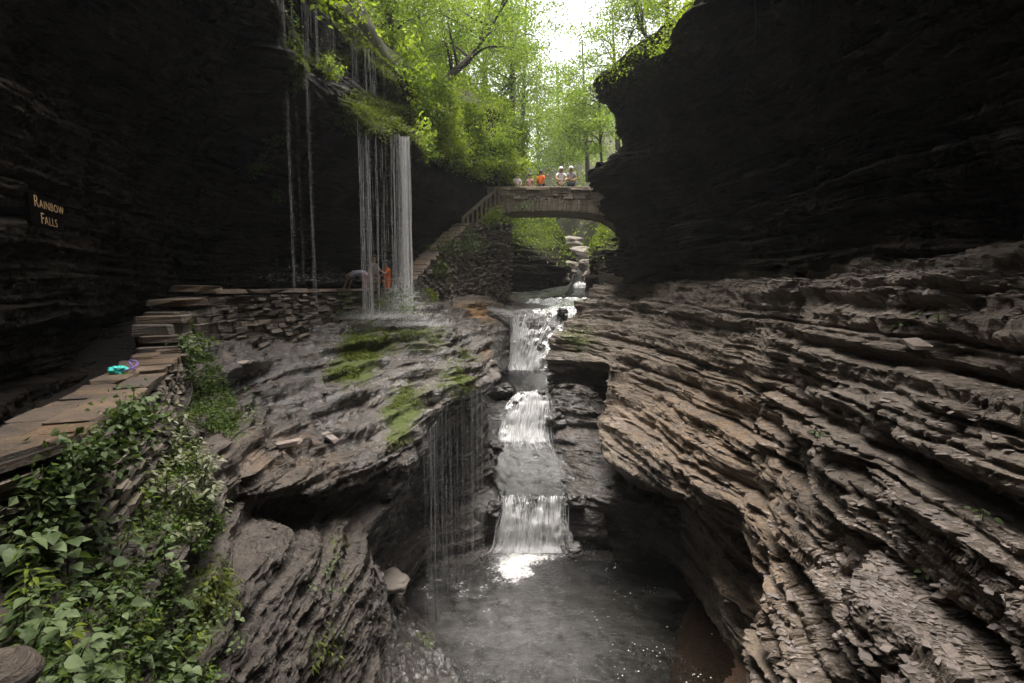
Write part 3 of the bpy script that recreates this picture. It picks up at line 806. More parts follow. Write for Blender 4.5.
# --- wooded hillsides above the gorge
hl = [W(-3.3, -12, 20.8), W(-3.4, 6.5, 19.8), W(-3.4, 9.2, 17.6), P(300, -60, 13.5), P(362, 0, 17.2), P(388, 50, 19.2), P(414, 72, 20.4), P(430, 88, 22.2), P(460, 104, 27.2), P(492, 110, 31), P(514, 124, 34.2), W(-.8, 42, 10), W(.6, 55, 12), W(2, 72, 16), W(3, 95, 22)]
HL = []
for i, p in enumerate(hl):
    HL.append([p + W(.6, -.5, -.8) if i > 10 else p + W(0, 0, -.25), p + W(-2.2, 1.2, 2.0), p + W(-5, 2, 5), p + W(-10, 3, 9.5), p + W(-20, 4, 14), p + W(-80, 6, 16)])
HLB = [[p + W(.6, -.5, -10) if i > 10 else p + W(-1, 0, -3)] + HL[i] for i, p in enumerate(hl)]
sheet('hillside', crumb=0.0, ctrl=HLB, mat=M['soil'], seed=151, step=5, amp=.2, big=.5, face=(20, 10, 60))
hr = [W(2.5, -12, 20.8), W(2.7, 5, 19.8), W(3.6, 7.2, 16.6), W(8.4, 12, 11.2), W(8.7, 16, 10.8), W(8.5, 20, 10.8), W(8.4, 25, 11.4), W(9, 27, 11.8), W(9.5, 30, 11), P(640, 190, 40), W(8, 48, 6), W(7, 60, 8), W(7, 75, 13), W(8, 95, 22)]
HR = [[p + W(-.4, 0, -6 if i > 8 else -.6), p + W(2, .5, 1.2), p + W(5, 1, 4), p + W(10, 1, 9), p + W(22, 2, 14), p + W(80, 2, 16)] for i, p in enumerate(hr)]
sheet('hillside', crumb=0.0, ctrl=HR, mat=M['soil'], seed=157, step=5, amp=.2, big=.5, face=(-20, 10, 60))
HBk = [[W(-60, 95, -4), W(-60, 98, 20), W(-60, 105, 40)], [W(-10, 98, -2), W(-10, 102, 14), W(-10, 110, 34)], [W(4, 100, 0), W(4, 106, 10), W(4, 116, 26)], [W(16, 98, -2), W(16, 102, 14), W(16, 110, 34)], [W(70, 95, -4), W(70, 98, 20), W(70, 105, 40)]]
sheet('hillside', crumb=0.0, ctrl=HBk, mat=M['soil'], seed=163, step=6, amp=.2, big=1.0, face=(0, 0, 30))
# ground that carries on to the horizon round the gorge
gv, gf = [], []
for (x0, x1, y0, y1) in [(-420, -70, -420, 420), (70, 420, -420, 420), (-75, 75, 103, 420), (-75, -1.0, -420, -11.5), (1.0, 75, -420, -11.5)]:
    b = len(gv); z = 14.2 if y1 > 0 or x1 < -60 or x0 > 60 else 20.6
    gv += [(x0, y0, z), (x1, y0, z), (x1, y1, z), (x0, y1, z)]; gf.append([b, b + 1, b + 2, b + 3])
tag(mesh_from('ground', gv, [np.array(gf)], M['soil']), kind='structure')

# ================================================================== MASONRY
def poly_at(pts, s, cum):
    i = int(np.clip(np.searchsorted(cum, s, 'right') - 1, 0, len(pts) - 2))
    t = (s - cum[i]) / max(cum[i + 1] - cum[i], 1e-6)
    return pts[i] + (pts[i + 1] - pts[i]) * t, unit(pts[i + 1][:2] - pts[i][:2])


def stone_courses(mb, pts, thick, ch=(.06, .13), bl=(.22, .6), jut=.035, moss=None):
    """Dry-laid flat stones along a line of (x, y, z bottom, z top)."""
    pts = np.asarray(pts, float)
    cum = np.concatenate([[0], np.cumsum(np.linalg.norm(np.diff(pts[:, :2], axis=0), axis=1))])
    z = pts[:, 2].min()
    while z < pts[:, 3].max():
        h = rng.uniform(*ch)
        s = rng.uniform(-.3, 0)
        while s < cum[-1]:
            L = rng.uniform(*bl)
            sm = min(max(s + L / 2, 0), cum[-1])
            p, t = poly_at(pts, sm, cum)
            if z + h * .5 <= p[3] and z + h > p[2]:
                hh = min(h, p[3] - z)
                nrm = np.array([t[1], -t[0], 0]); tt = np.array([t[0], t[1], 0])
                j = rng.uniform(-jut, jut)
                c = np.array([p[0], p[1], z + hh / 2]) + nrm * j
                tilt = rng.normal(0, .03)
                ax = unit(tt + UP * tilt); az = unit(UP - tt * tilt)
                block(mb, c, (L / 2 - .006, thick / 2, hh / 2 - .004), ax, nrm, az, .16,
                      tone=rng.uniform(-.8, .8), moss=(moss(c) if moss else 0.0) * rng.uniform(.3, 1.2))
            s += L
        z += h


def coping_slabs(mb, pts, width, th=(.06, .11), L=(.3, .8), over=.05):
    pts = np.asarray(pts, float)
    cum = np.concatenate([[0], np.cumsum(np.linalg.norm(np.diff(pts[:, :2], axis=0), axis=1))])
    s = 0
    while s < cum[-1] - .05:
        l = min(rng.uniform(*L), cum[-1] - s)
        p, t = poly_at(pts, s + l / 2, cum)
        q0, _ = poly_at(pts, s, cum); q1, _ = poly_at(pts, s + l, cum)
        slope = (q1[2] - q0[2]) / max(l, .01)
        nrm = np.array([t[1], -t[0], 0])
        ax = unit(np.array([t[0], t[1], slope])); az = np.cross(nrm, ax); az = az if az[2] > 0 else -az
        h = rng.uniform(*th)
        block(mb, np.array([p[0], p[1], p[2] + h / 2 - .004]) + nrm * rng.uniform(-.03, .03), (l / 2 - .008, width / 2 + rng.uniform(-.02, .05), h / 2),
              ax, nrm, az, .26, tone=rng.uniform(-.8, .7), rust=rng.uniform(0, .35))
        s += l


# near parapet with flat coping
par = [(-3.9, -3), (-3.75, 0), (-3.6, 1.8), (-3.45, 2.8), (-3.42, 3.6), (-4.3, 5.7), (-5.65, 8.25)]
pt = empty('parapet_wall', (-3.42, 3.6, -1.75))
tag(pt, 'low stone parapet with flat coping slabs beside the dark path', 'wall')
mb = MB()
stone_courses(mb, [(x, y, -2.35, -1.17) for x, y in par], .5, (.045, .11), (.14, .42), .05, moss=lambda c: .35)
mb.build('wall', M['wall'], pt)
mb = MB()
for off in (-.2, .13):
    coping_slabs(mb, [(x + off, y - .05, -1.17 + (.012 if off > 0 else 0)) for x, y in par], .34, (.07, .13), (.22, .7))
mb.build('coping', M['coping'], pt)

# stone steps on the parapet line
steps = empty('stone_steps', (-6.2, 9.3, -1.3))
tag(steps, 'rising run of broad stone steps in the wall above the parapet', 'steps')
for k, (a, b, z) in enumerate([((-5.72, 8.28), (-6.05, 8.75), -.83), ((-6.02, 8.65), (-6.3, 9.4), -.55), ((-6.28, 9.3), (-6.36, 10.1), -.28), ((-6.36, 10.0), (-6.3, 10.6), -.03)]):
    mb = MB()
    stone_courses(mb, [(*a, -2.2, z - .11), (*b, -2.2, z - .11)], .62, (.12, .22), (.35, .8), .03)
    coping_slabs(mb, [(*a, z - .11), (*b, z - .11)], .72, (.11, .13), (.6, 1.2))
    mb.build('step', M['wall'], steps)

# level wall that runs to the rainbow fall
wl = [(-6.3, 10.6), (-6.0, 12.2), (-5.35, 15.3), (-4.5, 17.0), (-3.75, 18.1)]
wt = empty('retaining_wall', (-5.35, 15.3, -1.2))
tag(wt, 'rough dry-laid wall under the falling water where bathers stand', 'wall')
mb = MB()
stone_courses(mb, [(x, y, -1.7 if y < 14 else -1.3, -.19) for x, y in wl], .6, (.06, .14), (.2, .6), .05, moss=lambda c: .85 if c[1] > 15 else .25)
mb.build('wall', M['wall'], wt)
mb = MB()
coping_slabs(mb, [(x, y, -.19) for x, y in wl], .62, (.07, .12), (.5, 1.1))
mb.build('coping', M['coping'], wt)

# ivy-grown wall that climbs to the bridge
cl = [P(404, 278, 18.6), P(420, 262, 20.3), P(440, 243, 22.2), P(462, 222, 24.2), P(484, 221, 25.6), P(506, 218, 26.7)]
ct = empty('stair_wall', cl[3] * np.array([1, 1, 0]) + W(0, 0, -1))
tag(ct, 'tall rubble stone wall climbing with the stairs up to the bridge', 'wall')
mb = MB()
stone_courses(mb, [(p[0], p[1], -1.25, p[2] - .1) for p in cl], .7, (.07, .14), (.14, .42), .07, moss=lambda c: .3)
mb.build('wall', M['wall'], ct)
mb = MB()
coping_slabs(mb, [(p[0], p[1], p[2] - .12) for p in cl[:4]], .74, (.07, .1), (.3, .5))
mb.build('coping', M['coping'], ct)

# ------------------------------------------------------------------ bridge
M['bridge'] = rock_mat('bridge_masonry', (.09, .075, .058), (.26, .215, .165), (.40, .34, .27), rough=(.6, .85), bump=.8)  # stone colour lifted to stand in for missing frontal light
br = empty('stone_bridge', (1.7, 27.4, 1.9))
tag(br, 'arched stone footbridge across the gorge with walkers on it', 'bridge')
XC, AX, BZ, ZS, YF, YB = 1.72, 4.15, 1.78, 1.9, 26.5, 28.6


def arch_z(x):
    t = abs(x - XC) / AX
    return ZS + BZ * max(0, 1 - t ** 3) ** (1 / 3) if t < 1 else -9


TOPZ = P(545, 188.5, YF)[2]
# voussoirs, upright stones along the ring
for yy in (YF, YB):
    mb = MB()
    ts = np.linspace(-.985, .985, 62)
    for a, b in zip(ts[:-1], ts[1:]):
        x0, x1 = XC + AX * a, XC + AX * b
        p0, p1 = np.array([x0, 0, arch_z(x0)]), np.array([x1, 0, arch_z(x1)])
        tg = unit(p1 - p0); nr = np.array([-tg[2], 0, tg[0]])
        if nr[2] < 0: nr = -nr
        h = .62 + rng.uniform(-.06, .06)
        L = np.linalg.norm(p1 - p0)
        block(mb, (p0 + p1) / 2 + nr * h / 2 + np.array([0, yy + rng.uniform(-.015, .015), 0]), (L / 2 - .006, .2, h / 2), tg, np.array([0, 1, 0]), nr, .1, tone=rng.uniform(-.7, .7))
    mb.build('arch_ring', M['bridge'], br)
mb = MB()
# vault between the two rings
prof = []
xs = np.linspace(XC - AX * .995, XC + AX * .995, 60)
V = []
for x in xs:
    z = arch_z(x) + .03
    V += [(x, YF + .15, z), (x, YB - .15, z), (x, YB - .15, z + .5), (x, YF + .15, z + .5)]
mb.add(V, [grid_faces(60, 4, True)])
mb.build('vault', M['bridge'], br)
for yy, nm in ((YF, 'parapet'), (YB, 'parapet')):
    mb = MB()
    z = 2.2
    while z < TOPZ - .1:
        h = rng.uniform(.10, .17)
        x = -2.6 + rng.uniform(0, .3)
        while x < 7.6:
            L = rng.uniform(.25, .7)
            if z + h / 2 > arch_z(x + L / 2) + .60 and (x + L / 2 > -.55 or z > 3.4):
                block(mb, (x + L / 2, yy + rng.uniform(-.03, .03), z + h / 2), (L / 2 - .006, .2, h / 2 - .004), np.array([1., 0, 0]), np.array([0, 1., 0]), UP, .12, tone=rng.uniform(-.8, .8), moss=.25)
            x += L
        z += h
    x = -.75
    while x < 7.5:
        L = rng.uniform(.6, 1.1)
        block(mb, (x + L / 2, yy, TOPZ - .055), (L / 2 - .006, .26, .055), np.array([1., 0, 0]), np.array([0, 1., 0]), UP, .1, tone=rng.uniform(-.2, .6))
        x += L
    mb.build(nm, M['bridge'], br)
mb = MB()
block(mb, (2.6, (YF + YB) / 2, 4.2), (4.9, (YB - YF) / 2 - .21, .08), np.array([1., 0, 0]), np.array([0, 1., 0]), UP, .01)
mb.build('deck', M['coping'], br)
DECK = 4.28

# ------------------------------------------------------------------ timber railing on the stairs
ra, rb = P(463, 218, 24.3), P(498.5, 187.5, 26.25)
rl_ = empty('timber_railing', (ra[0], ra[1], ra[2] - 1))
tag(rl_, 'weathered timber railing sloping up the stairs to the bridge', 'railing')
down = np.array([0, 0, -.82])
for off, r, nm in ((0, .075, 'top_rail'), (-.82, .06, 'bottom_rail')):
    mb = MB()
    d = unit(rb - ra); nrm = unit(np.cross(d, UP)); u2 = np.cross(nrm, d)
    block(mb, (ra + rb) / 2 + np.array([0, 0, off]), (np.linalg.norm(rb - ra) / 2 + .08, .05, r), d, nrm, u2, .03)
    mb.build(nm, M['wood'], rl_)
for k in range(9):
    t = k / 8
    p = ra + (rb - ra) * t
    mb = MB()
    w_ = .085 if k in (0, 8) else .055
    hh = .62 if k in (0, 8) else .40
    block(mb, p + np.array([0, 0, -hh - .02 + (.04 if k in (0, 8) else 0)]), (w_, .045, hh), d * np.array([1, 1, 0]) / np.linalg.norm(d[:2]), nrm, UP, .03)
    mb.build('post' if k in (0, 8) else 'baluster', M['wood'], rl_)
# second handrail seen higher on the stairs
mb = MB()
a2, b2 = P(476, 186, 27.4), P(493, 168, 28.6)
d2 = unit(b2 - a2); n2 = unit(np.cross(d2, UP))
block(mb, (a2 + b2) / 2, (np.linalg.norm(b2 - a2) / 2, .06, .09), d2, n2, np.cross(n2, d2), .03)
for q in (a2, b2):
    block(mb, q + W(0, 0, -.5), (.06, .06, .5), W(1, 0, 0), W(0, 1, 0), UP, .03)
tag(mb.build('timber_handrail', M['wood']), 'short pale timber handrail on the slope above the bridge stairs', 'railing')

# ------------------------------------------------------------------ sign: RAINBOW FALLS
sd_ = unit(W(-.40, .92, 0)); sn = np.array([sd_[1], -sd_[0], 0])
sc0 = W(-5.42, 6.12, .84)
sg = empty('place_sign', sc0 + W(0, 0, -.2))
tag(sg, 'dark wooden sign with pale letters reading RAINBOW FALLS on dark cliff', 'sign')
mb = MB()
block(mb, sc0 - sn * .03, (.45, .02, .185), sd_, sn, UP, .02)
M['board'] = plain_mat('dark_board', (.0015, .0012, .001), .95, .3, 8, 0, spec=.02)
mb.build('board', M['board'], sg)
mb = MB()
block(mb, sc0 - sn * .65, (.05, .6, .05), sd_, sn, UP, .02)
mb.build('bracket', M['board'], sg)
M['letters'] = plain_mat('sign_letters', (.52, .34, .16), .6, .1, 8)
lv, lp = MB(), None
dgs = None


def letters(txt, size, ox, oz):
    cu = bpy.data.curves.new('lettering', 'FONT')
    cu.body = txt; cu.size = size; cu.extrude = .0015; cu.offset = -.0025; cu.space_character = 1.12; cu.resolution_u = 3
    ob = bpy.data.objects.new('lettering', cu); COL.objects.link(ob)
    dg = bpy.context.evaluated_depsgraph_get()
    me = bpy.data.meshes.new_from_object(ob.evaluated_get(dg))
    V = np.array([v.co[:] for v in me.vertices])
    V[:, 0] *= 1.15
    wd = V[:, 0].max()
    F = {}
    for f in me.polygons: F.setdefault(len(f.vertices), []).append(list(f.vertices))
    bpy.data.objects.remove(ob); bpy.data.meshes.remove(me)
    Q = sc0 + np.outer(V[:, 0] + ox, sd_) + np.outer(V[:, 1] + oz, UP) + np.outer(V[:, 2] + .008, sn)
    lv.add(Q, [np.array(x) for x in F.values()])
    return wd


w1 = letters('R', .185, -.40, .025); letters('AINBOW',   .135, -.40 + w1 + .015, .025)
w1 = letters('F', .185, -.26, -.15); letters('ALLS', .135, -.26 + w1 + .012, -.15)
lv.build('lettering', M['letters'], sg)

# ------------------------------------------------------------------ things left on and by the wall
M['turquoise'] = plain_mat('turquoise_cloth', (.05, .50, .44), .6, .35, 9, .4)
M['purple'] = plain_mat('purple_strap', (.20, .12, .36), .6, .3, 9)
bp = W(-4.66, 5.98, -1.06)
bag = empty('drawstring_bag', bp)
tag(bag, 'crumpled turquoise drawstring bag with purple strap on the parapet coping', 'bag')
bm = bmesh.new()
bmesh.ops.create_icosphere(bm, subdivisions=4, radius=1)
V = np.array([v.co[:] for v in bm.verts]); F = np.array([[v.index for v in f.verts] for f in bm.faces]); bm.free()
r_ = 1 + .6 * fbm(V[:, 0] * 1.6, V[:, 1] * 1.6, V[:, 2] * 1.6, 4, 5) - .25 * np.abs(vn(V[:, 0] * 4, V[:, 1] * 3, V[:, 2] * 3, 8))
V = V * r_[:, None] * np.array([.11, .09, .06]); V[:, 2] = np.maximum(V[:, 2], -.06) + .06
mesh_from('pouch', V + bp, [F], M['turquoise'], bag, True)
mb = MB()
tt = np.linspace(0, 1, 16)
tube(mb, np.stack([bp[0] + .12 + .1 * np.sin(tt * 7), bp[1] + .05 - .12 * np.cos(tt * 5), bp[2] + .05 + .10 * np.sin(tt * 3.1)], 1), .012, 5)
mb.build('strap', M['purple'], bag)

# pale slab jutting from the dark bank
pr_ = P(391, 582, 11.9)
bm = bmesh.new(); bmesh.ops.create_icosphere(bm, subdivisions=4, radius=1)
V = np.array([v.co[:] for v in bm.verts]); F = np.array([[v.index for v in f.verts] for f in bm.faces]); bm.free()
V = np.sign(V) * np.abs(V) ** .8
r_ = 1 + .5 * fbm(V[:, 0] * 1.3, V[:, 1] * 1.1, V[:, 2] * 1.1, 3, 15) - .10 * np.maximum(0, np.cos(V[:, 2] * 7 + V[:, 0] * 2)) ** 4
V = V * r_[:, None] * np.array([.40, .42, .17])
V = V @ np.array(Matrix.Rotation(.2, 3, 'Y')).T
M['pale'] = rock_mat('pale_stone', (.20, .16, .13), (.40, .34, .29), (.55, .48, .42), bump=.3)
tag(mesh_from('stone_slab', V + pr_, [F], M['pale'], None, True), 'pale rounded slab of rock jutting from the dark bank over the pool', 'rock')

# rounded stone at the viewer's side of the path
q = P(2, 676, 1.55)
bm = bmesh.new(); bmesh.ops.create_icosphere(bm, subdivisions=4, radius=1)
V = np.array([v.co[:] for v in bm.verts]); F = np.array([[v.index for v in f.verts] for f in bm.faces]); bm.free()
V = V * (1 + .15 * fbm(V[:, 0], V[:, 1], V[:, 2], 3, 25))[:, None] * np.array([.10, .10, .075])
tag(mesh_from('boulder', V + q, [F], M['coping'], None, True), 'rounded brown stone in the bottom left corner', 'rock')

M['bank_stone'] = rock_mat('pale_stream_stone', (.10, .085, .07), (.24, .20, .165), (.40, .35, .29), bump=.4)
for (x, y, D, sx, sz) in [(566, 268, 34, .7, .45), (577, 258, 46, 1.3, .9), (588, 266, 38, .7, .5), (571, 249, 58, 2.0, 1.3), (592, 276, 32.5, .55, .4), (584, 247, 64, 2.2, 1.2), (561, 277, 32, .5, .35)]:
    q = P(x, y, D)
    bm = bmesh.new(); bmesh.ops.create_icosphere(bm, subdivisions=4, radius=1)
    V = np.array([v.co[:] for v in bm.verts]); F = np.array([[v.index for v in f.verts] for f in bm.faces]); bm.free()
    o_ = rng.uniform(0, 50)
    V = np.sign(V) * np.abs(V) ** .7
    V = V * (1 + .45 * fbm(V[:, 0] * 1.2 + o_, V[:, 1] * 1.2, V[:, 2] * 1.8, 4, 35))[:, None] * np.array([sx, sx, sz])
    tag(mesh_from('boulder', V + q, [F], M['bank_stone'], None, False), 'pale boulder beside the sunlit stream seen through the bridge arch', 'rock', 'boulders in the stream beyond the bridge')

# ================================================================== WATER
def water_sheet(name, rows, mat, amp=.05, foam=0.0, seed=1, freq=3.2, label=None, kind=None, lift=.03, ragged=True, shape=None):
    C = np.array([[a + (b - a) * t for t in (0, .33, .67, 1)] for a, b in rows])   # rows x cols
    rc = seg_counts(C, 1.3, 0, 80, 6); cc = seg_counts(C, 1.2, 1, 60, 8)
    G = resample(resample(C, cc, 1), rc, 0)
    Nn = normals(G)
    if Nn[..., 2].mean() < 0: Nn = -Nn
    across = np.linalg.norm(np.diff(G, axis=1), axis=-1); u = np.concatenate([np.zeros((len(G), 1)), np.cumsum(across, 1)], 1)
    u = u / u[:, -1:] * u[:, -1].mean()
    along = np.linalg.norm(np.diff(G, axis=0), axis=-1).mean(1); v = np.concatenate([[0], np.cumsum(along)])[:, None] + 0 * u
    steep = 1 - np.clip(Nn[..., 2], 0, 1)
    d = amp * (fbm(u * freq, v * 1.0, seed, 4, seed) + .6 * vn(u * freq * .3, v * 1.8, seed, seed + 4)) * (.35 + steep)
    d += amp * .4 * vn(u * 5, v * 5, seed, seed + 9)
    edge = np.minimum(u, u[:, -1:] - u)
    d -= .10 * np.exp(-edge / .08)
    G = G + Nn * (d + lift)[..., None]
    # ragged side edges
    tu = u / u[:, -1:]
    jag = .10 * u[:, -1:] * fbm(v * 1.4, seed, 3, 3, seed + 30)
    ax_ = np.gradient(G, axis=1); ax_ /= np.linalg.norm(ax_, axis=-1, keepdims=True) + 1e-9
    G = G + ax_ * (jag * (tu * 2 - 1) ** 3)[..., None]
    fz = foam + .5 * steep - (.75 if ragged else .3) * np.exp(-edge / (.09 * u[:, -1:]))
    if shape is not None: fz = fz + shape(tu, v / v[-1:, :1])
    flow = np.stack([u, v, fz], -1)
    o = mesh_from(name, G.reshape(-1, 3), [grid_faces(*G.shape[:2])], mat, None, True, {'flow': flow.reshape(-1, 3)})
    if kind: tag(o, kind=kind)
    if label: tag(o, label, 'waterfall')
    return o


water_sheet('waterfall', [(P(530, 298.5, 28.5), P(592, 298.5, 28.5)), (P(514, 310, 25.6), P(589, 302, 26.2)), (P(511, 315, 24.7), P(584, 308, 25.0)), (P(511, 335, 24.3), P(573, 330, 24.0)), (P(511, 355, 24.0), P(556, 354, 23.2)), (P(509, 371, 23.6), P(548, 371, 22.9))],
            M['fall'], .14, foam=.10, seed=3, shape=lambda u, v: .55 * blob(u, v, .06, .55, .13, .5) - .45 * blob(u, v, .6, .62, .3, .22) - .5 * blob(u, v, .9, .8, .2, .3) + .15 * (v > .85), label='white fan-shaped upper fall pouring over the ledge just below bridge')
water_sheet('stream', [(P(503, 369.5, 23.8), P(552, 370, 23.0)), (P(501, 377, 22.6), P(557, 378, 21.8)), (P(504, 385, 21.6), P(556, 386, 20.9)), (P(514, 396, 20.5), P(549, 392.5, 20.35))], M['fall_thin'], .05, foam=-.34, seed=5, kind='structure', shape=lambda u, v: .75 * np.exp(-v / .3))
water_sheet('waterfall', [(P(516, 393, 20.6), P(549, 390.5, 20.5)), (P(510, 400, 20.2), P(550, 398, 20.15)), (P(500, 416, 19.7), P(551, 415, 19.6)), (P(495, 430, 19.4), P(552, 428, 19.3)), (P(493, 443, 18.9), P(553, 442, 18.8))],
            M['fall'], .18, foam=.13, seed=7, shape=lambda u, v: -.5 * blob(u, v, .15, .1, .3, .2) + .35 * blob(u, v, .45, .85, .5, .2) + .2 * blob(u, v, .55, .4, .3, .3), label='broad tumbling middle cascade in the narrow rock channel')
water_sheet('stream', [(P(492, 440, 19.1), P(556, 440, 18.9)), (P(487, 455, 18.3), P(572, 456, 18.1)), (P(486, 470, 17.6), P(580, 472, 17.4)), (P(492, 486, 16.9), P(576, 487, 16.7)), (P(499, 500, 16.25), P(571, 499, 16.1))], M['fall_thin'], .05, foam=-.24, seed=9, kind='structure', shape=lambda u, v: .7 * np.exp(-v / .2) + .12 * blob(u, v, .4, .6, .3, .5))  # faint foam streaks down the run also imitate glints
water_sheet('waterfall', [(P(500, 497, 16.4), P(571, 496, 16.25)), (P(499, 503, 16.1), P(571, 501, 16.0)), (P(497, 525, 15.75), P(570, 524, 15.7)), (P(495, 545, 15.6), P(571, 544, 15.55)), (P(493, 553, 15.5), P(573, 553, 15.45))],
            M['fall'], .14, foam=.10, seed=11, shape=lambda u, v: .5 * blob(u, v, .1, .6, .12, .6) + .15 * (v > .9) - .4 * blob(u, v, .35, .2, .2, .2), label='lowest wide curtain fall dropping straight into the dark pool')
water_sheet('stream', [(P(577, 262, 62), P(583, 262, 62)), (P(574, 275, 46), P(585, 275, 46)), (P(572, 281, 39), P(587, 281, 39)), (P(566, 291, 33.5), P(590, 291, 33.5)), (P(560, 295, 31), P(592, 295, 31)), (P(532, 298.3, 28.7), P(592, 298.3, 28.7))], M['fall_thin'], .04, foam=.12, seed=13, kind='structure')
for (l, r, y0, y1, D, s) in [(573, 587, 283, 290, 35, 21), (577, 583, 263, 269, 52, 22)]:
    water_sheet('waterfall', [(P(l + 2, y0 - 1, D + .8), P(r - 2, y0 - 1, D + .8)), (P(l, y0 + 1, D + .1), P(r, y0 + 1, D + .1)), (P(l, y1, D - .3), P(r, y1, D - .3))], M['fall'], .06, foam=.25, seed=s,
                label='small white cascade in the sunlit stream framed by bridge arch' if D < 40 else 'tiny distant cascade high upstream seen through bridge arch')


def white_water(fall, rows, n, spread=.06, rr=(.008, .035), bias=None):
    """Silky ropes of aerated water running over a fall and some way past its foot."""
    C = np.array([[a, b] for a, b in rows])
    A = resample(C, [7] * (len(C) - 1), 0)
    mb = MB(); m = len(A)
    for k in range(n):
        u0 = bias() if bias and U(0, 1) < .5 else U(.02, .98)
        i0 = int(U(0, m * .45)); i1 = int(U(m * .7, m))
        i = np.arange(i0, i1)
        if len(i) < 5: continue
        t = np.linspace(0, 1, len(i))
        uu = np.clip(u0 + .05 * vn(t * 2.5, k * 3.1, 0, 5) + (u0 - .5) * .06 * t, 0, 1)
        Q = A[i, 0] + (A[i, 1] - A[i, 0]) * uu[:, None]
        Q = Q + W(0, -.75, .6) * (.03 + spread * np.abs(vn(t * 3, k * 1.7, 4, 6)))[:, None]
        r = U(*rr) * np.clip(np.minimum(t, 1 - t) * 5, .15, 1) * (1 + .5 * vn(t * 5, k, 2, 7))
        fl = np.repeat(np.stack([np.full(len(i), U(0, 50)), t * 3, np.full(len(i), U(.08, .45))], 1), 5, 0)
        tube(mb, Q, r, 5, False, flow=fl)
    mb.build('white_water', M['strand_thick'], fall, True)


U = rng.uniform
F1 = [(P(513, 311, 25.4), P(587, 303, 25.9)), (P(511, 316, 24.6), P(583, 309, 24.9)), (P(511, 335, 24.2), P(572, 330, 23.9)), (P(510, 356, 23.9), P(555, 355, 23.1)), (P(508, 371, 23.5), P(549, 371, 22.8)), (P(505, 375, 22.9), P(556, 377, 21.9))]
F2 = [(P(515, 392, 20.6), P(549, 389.5, 20.5)), (P(509, 400, 20.1), P(551, 398, 20.05)), (P(499, 416, 19.6), P(553, 415, 19.5)), (P(494, 430, 19.3), P(553, 429, 19.2)), (P(492, 443, 18.8), P(555, 443, 18.7)), (P(490, 452, 18.4), P(562, 453, 18.3))]
F3 = [(P(499, 494, 16.5), P(571, 493, 16.35)), (P(498, 502, 16.0), P(572, 500, 15.9)), (P(496, 525, 15.65), P(571, 524, 15.6)), (P(493, 545, 15.5), P(572, 544, 15.45)), (P(490, 551, 15.35), P(574, 551, 15.3)), (P(487, 556, 15.0), P(576, 556, 15.0))]
falls_ = [o for o in COL.objects if o.name.startswith('waterfall')]
white_water(falls_[0], F1, 85, .06, (.005, .022), lambda: rng.normal(.08, .07))
white_water(falls_[1], F2, 85, .09, (.005, .022), lambda: rng.normal(.5, .2))
white_water(falls_[2], F3, 80, .07, (.004, .018), lambda: rng.normal(.1, .07))
for (x, y, D, sx, sz) in [(555, 378, 21.2, .34, .22), (503, 390, 20.9, .36, .25), (556, 421, 19.3, .36, .3), (495, 448, 18.7, .34, .26), (575, 500, 16.0, .32, .24), (494, 509, 15.9, .26, .22), (541, 393, 20.35, .15, .11), (533, 499, 16.05, .12, .08), (563, 311, 24.6, .24, .13), (541, 347, 23.8, .2, .2), (516, 404, 20.1, .16, .14), (572, 549, 15.4, .3, .2)]:
    q = P(x, y, D)
    bm = bmesh.new(); bmesh.ops.create_icosphere(bm, subdivisions=4, radius=1)
    V = np.array([v.co[:] for v in bm.verts]); F = np.array([[v.index for v in f.verts] for f in bm.faces]); bm.free()
    o_ = U(0, 90); V = np.sign(V) * np.abs(V) ** .75
    V = V * (1 + .55 * fbm(V[:, 0] * 1.2 + o_, V[:, 1] * 1.2, V[:, 2] * 2.2, 4, 45))[:, None] * np.array([sx, sx, sz])
    tag(mesh_from('boulder', V + q, [F], M['bed'], None, False), 'dark wet boulder splitting the white water of the cascade steps', 'rock', 'boulders in the cascade steps')

# pool
PZ = -8.5
nx, ny = 190, 300
gx, gy = np.meshgrid(np.linspace(-5.2, 6.2, nx), np.linspace(-11, 17.2, ny))
G = np.stack([gx, gy, np.full_like(gx, PZ)], -1)
px, py, _ = proj(G)
front = gy > 3
foam = 1.0 * blob(px, py, 513, 570, 26, 11) + .85 * blob(px, py, 532, 557, 46, 6) + .42 * blob(px, py, 440, 585, 40, 16) + .24 * blob(px, py, 480, 605, 60, 25) + .13 * blob(px, py, 500, 640, 90, 60)
bub = np.clip((px - 560) / 60, 0, 1) * .9
milk_sheen = np.where(front, .15 * blob(px, py, 490, 620, 90, 70) + .06 * blob(px, py, 560, 670, 60, 40), 0)  # pale diffuse veil: aerated water plus an imitated sky sheen
foam = np.where(front, foam, 0); bub = np.where(front, bub, 0)
G[..., 2] += .012 * fbm(gx * 2.2, gy * 2.2, 0, 3, 4) + .03 * foam * vn(gx * 5, gy * 5, 1, 8)
tag(mesh_from('pool_water', G.reshape(-1, 3), [grid_faces(ny, nx)], M['pool'], None, True, {'foam': foam.ravel(), 'bubbles': bub.ravel(), 'milk_sheen': milk_sheen.ravel()}), kind='structure')


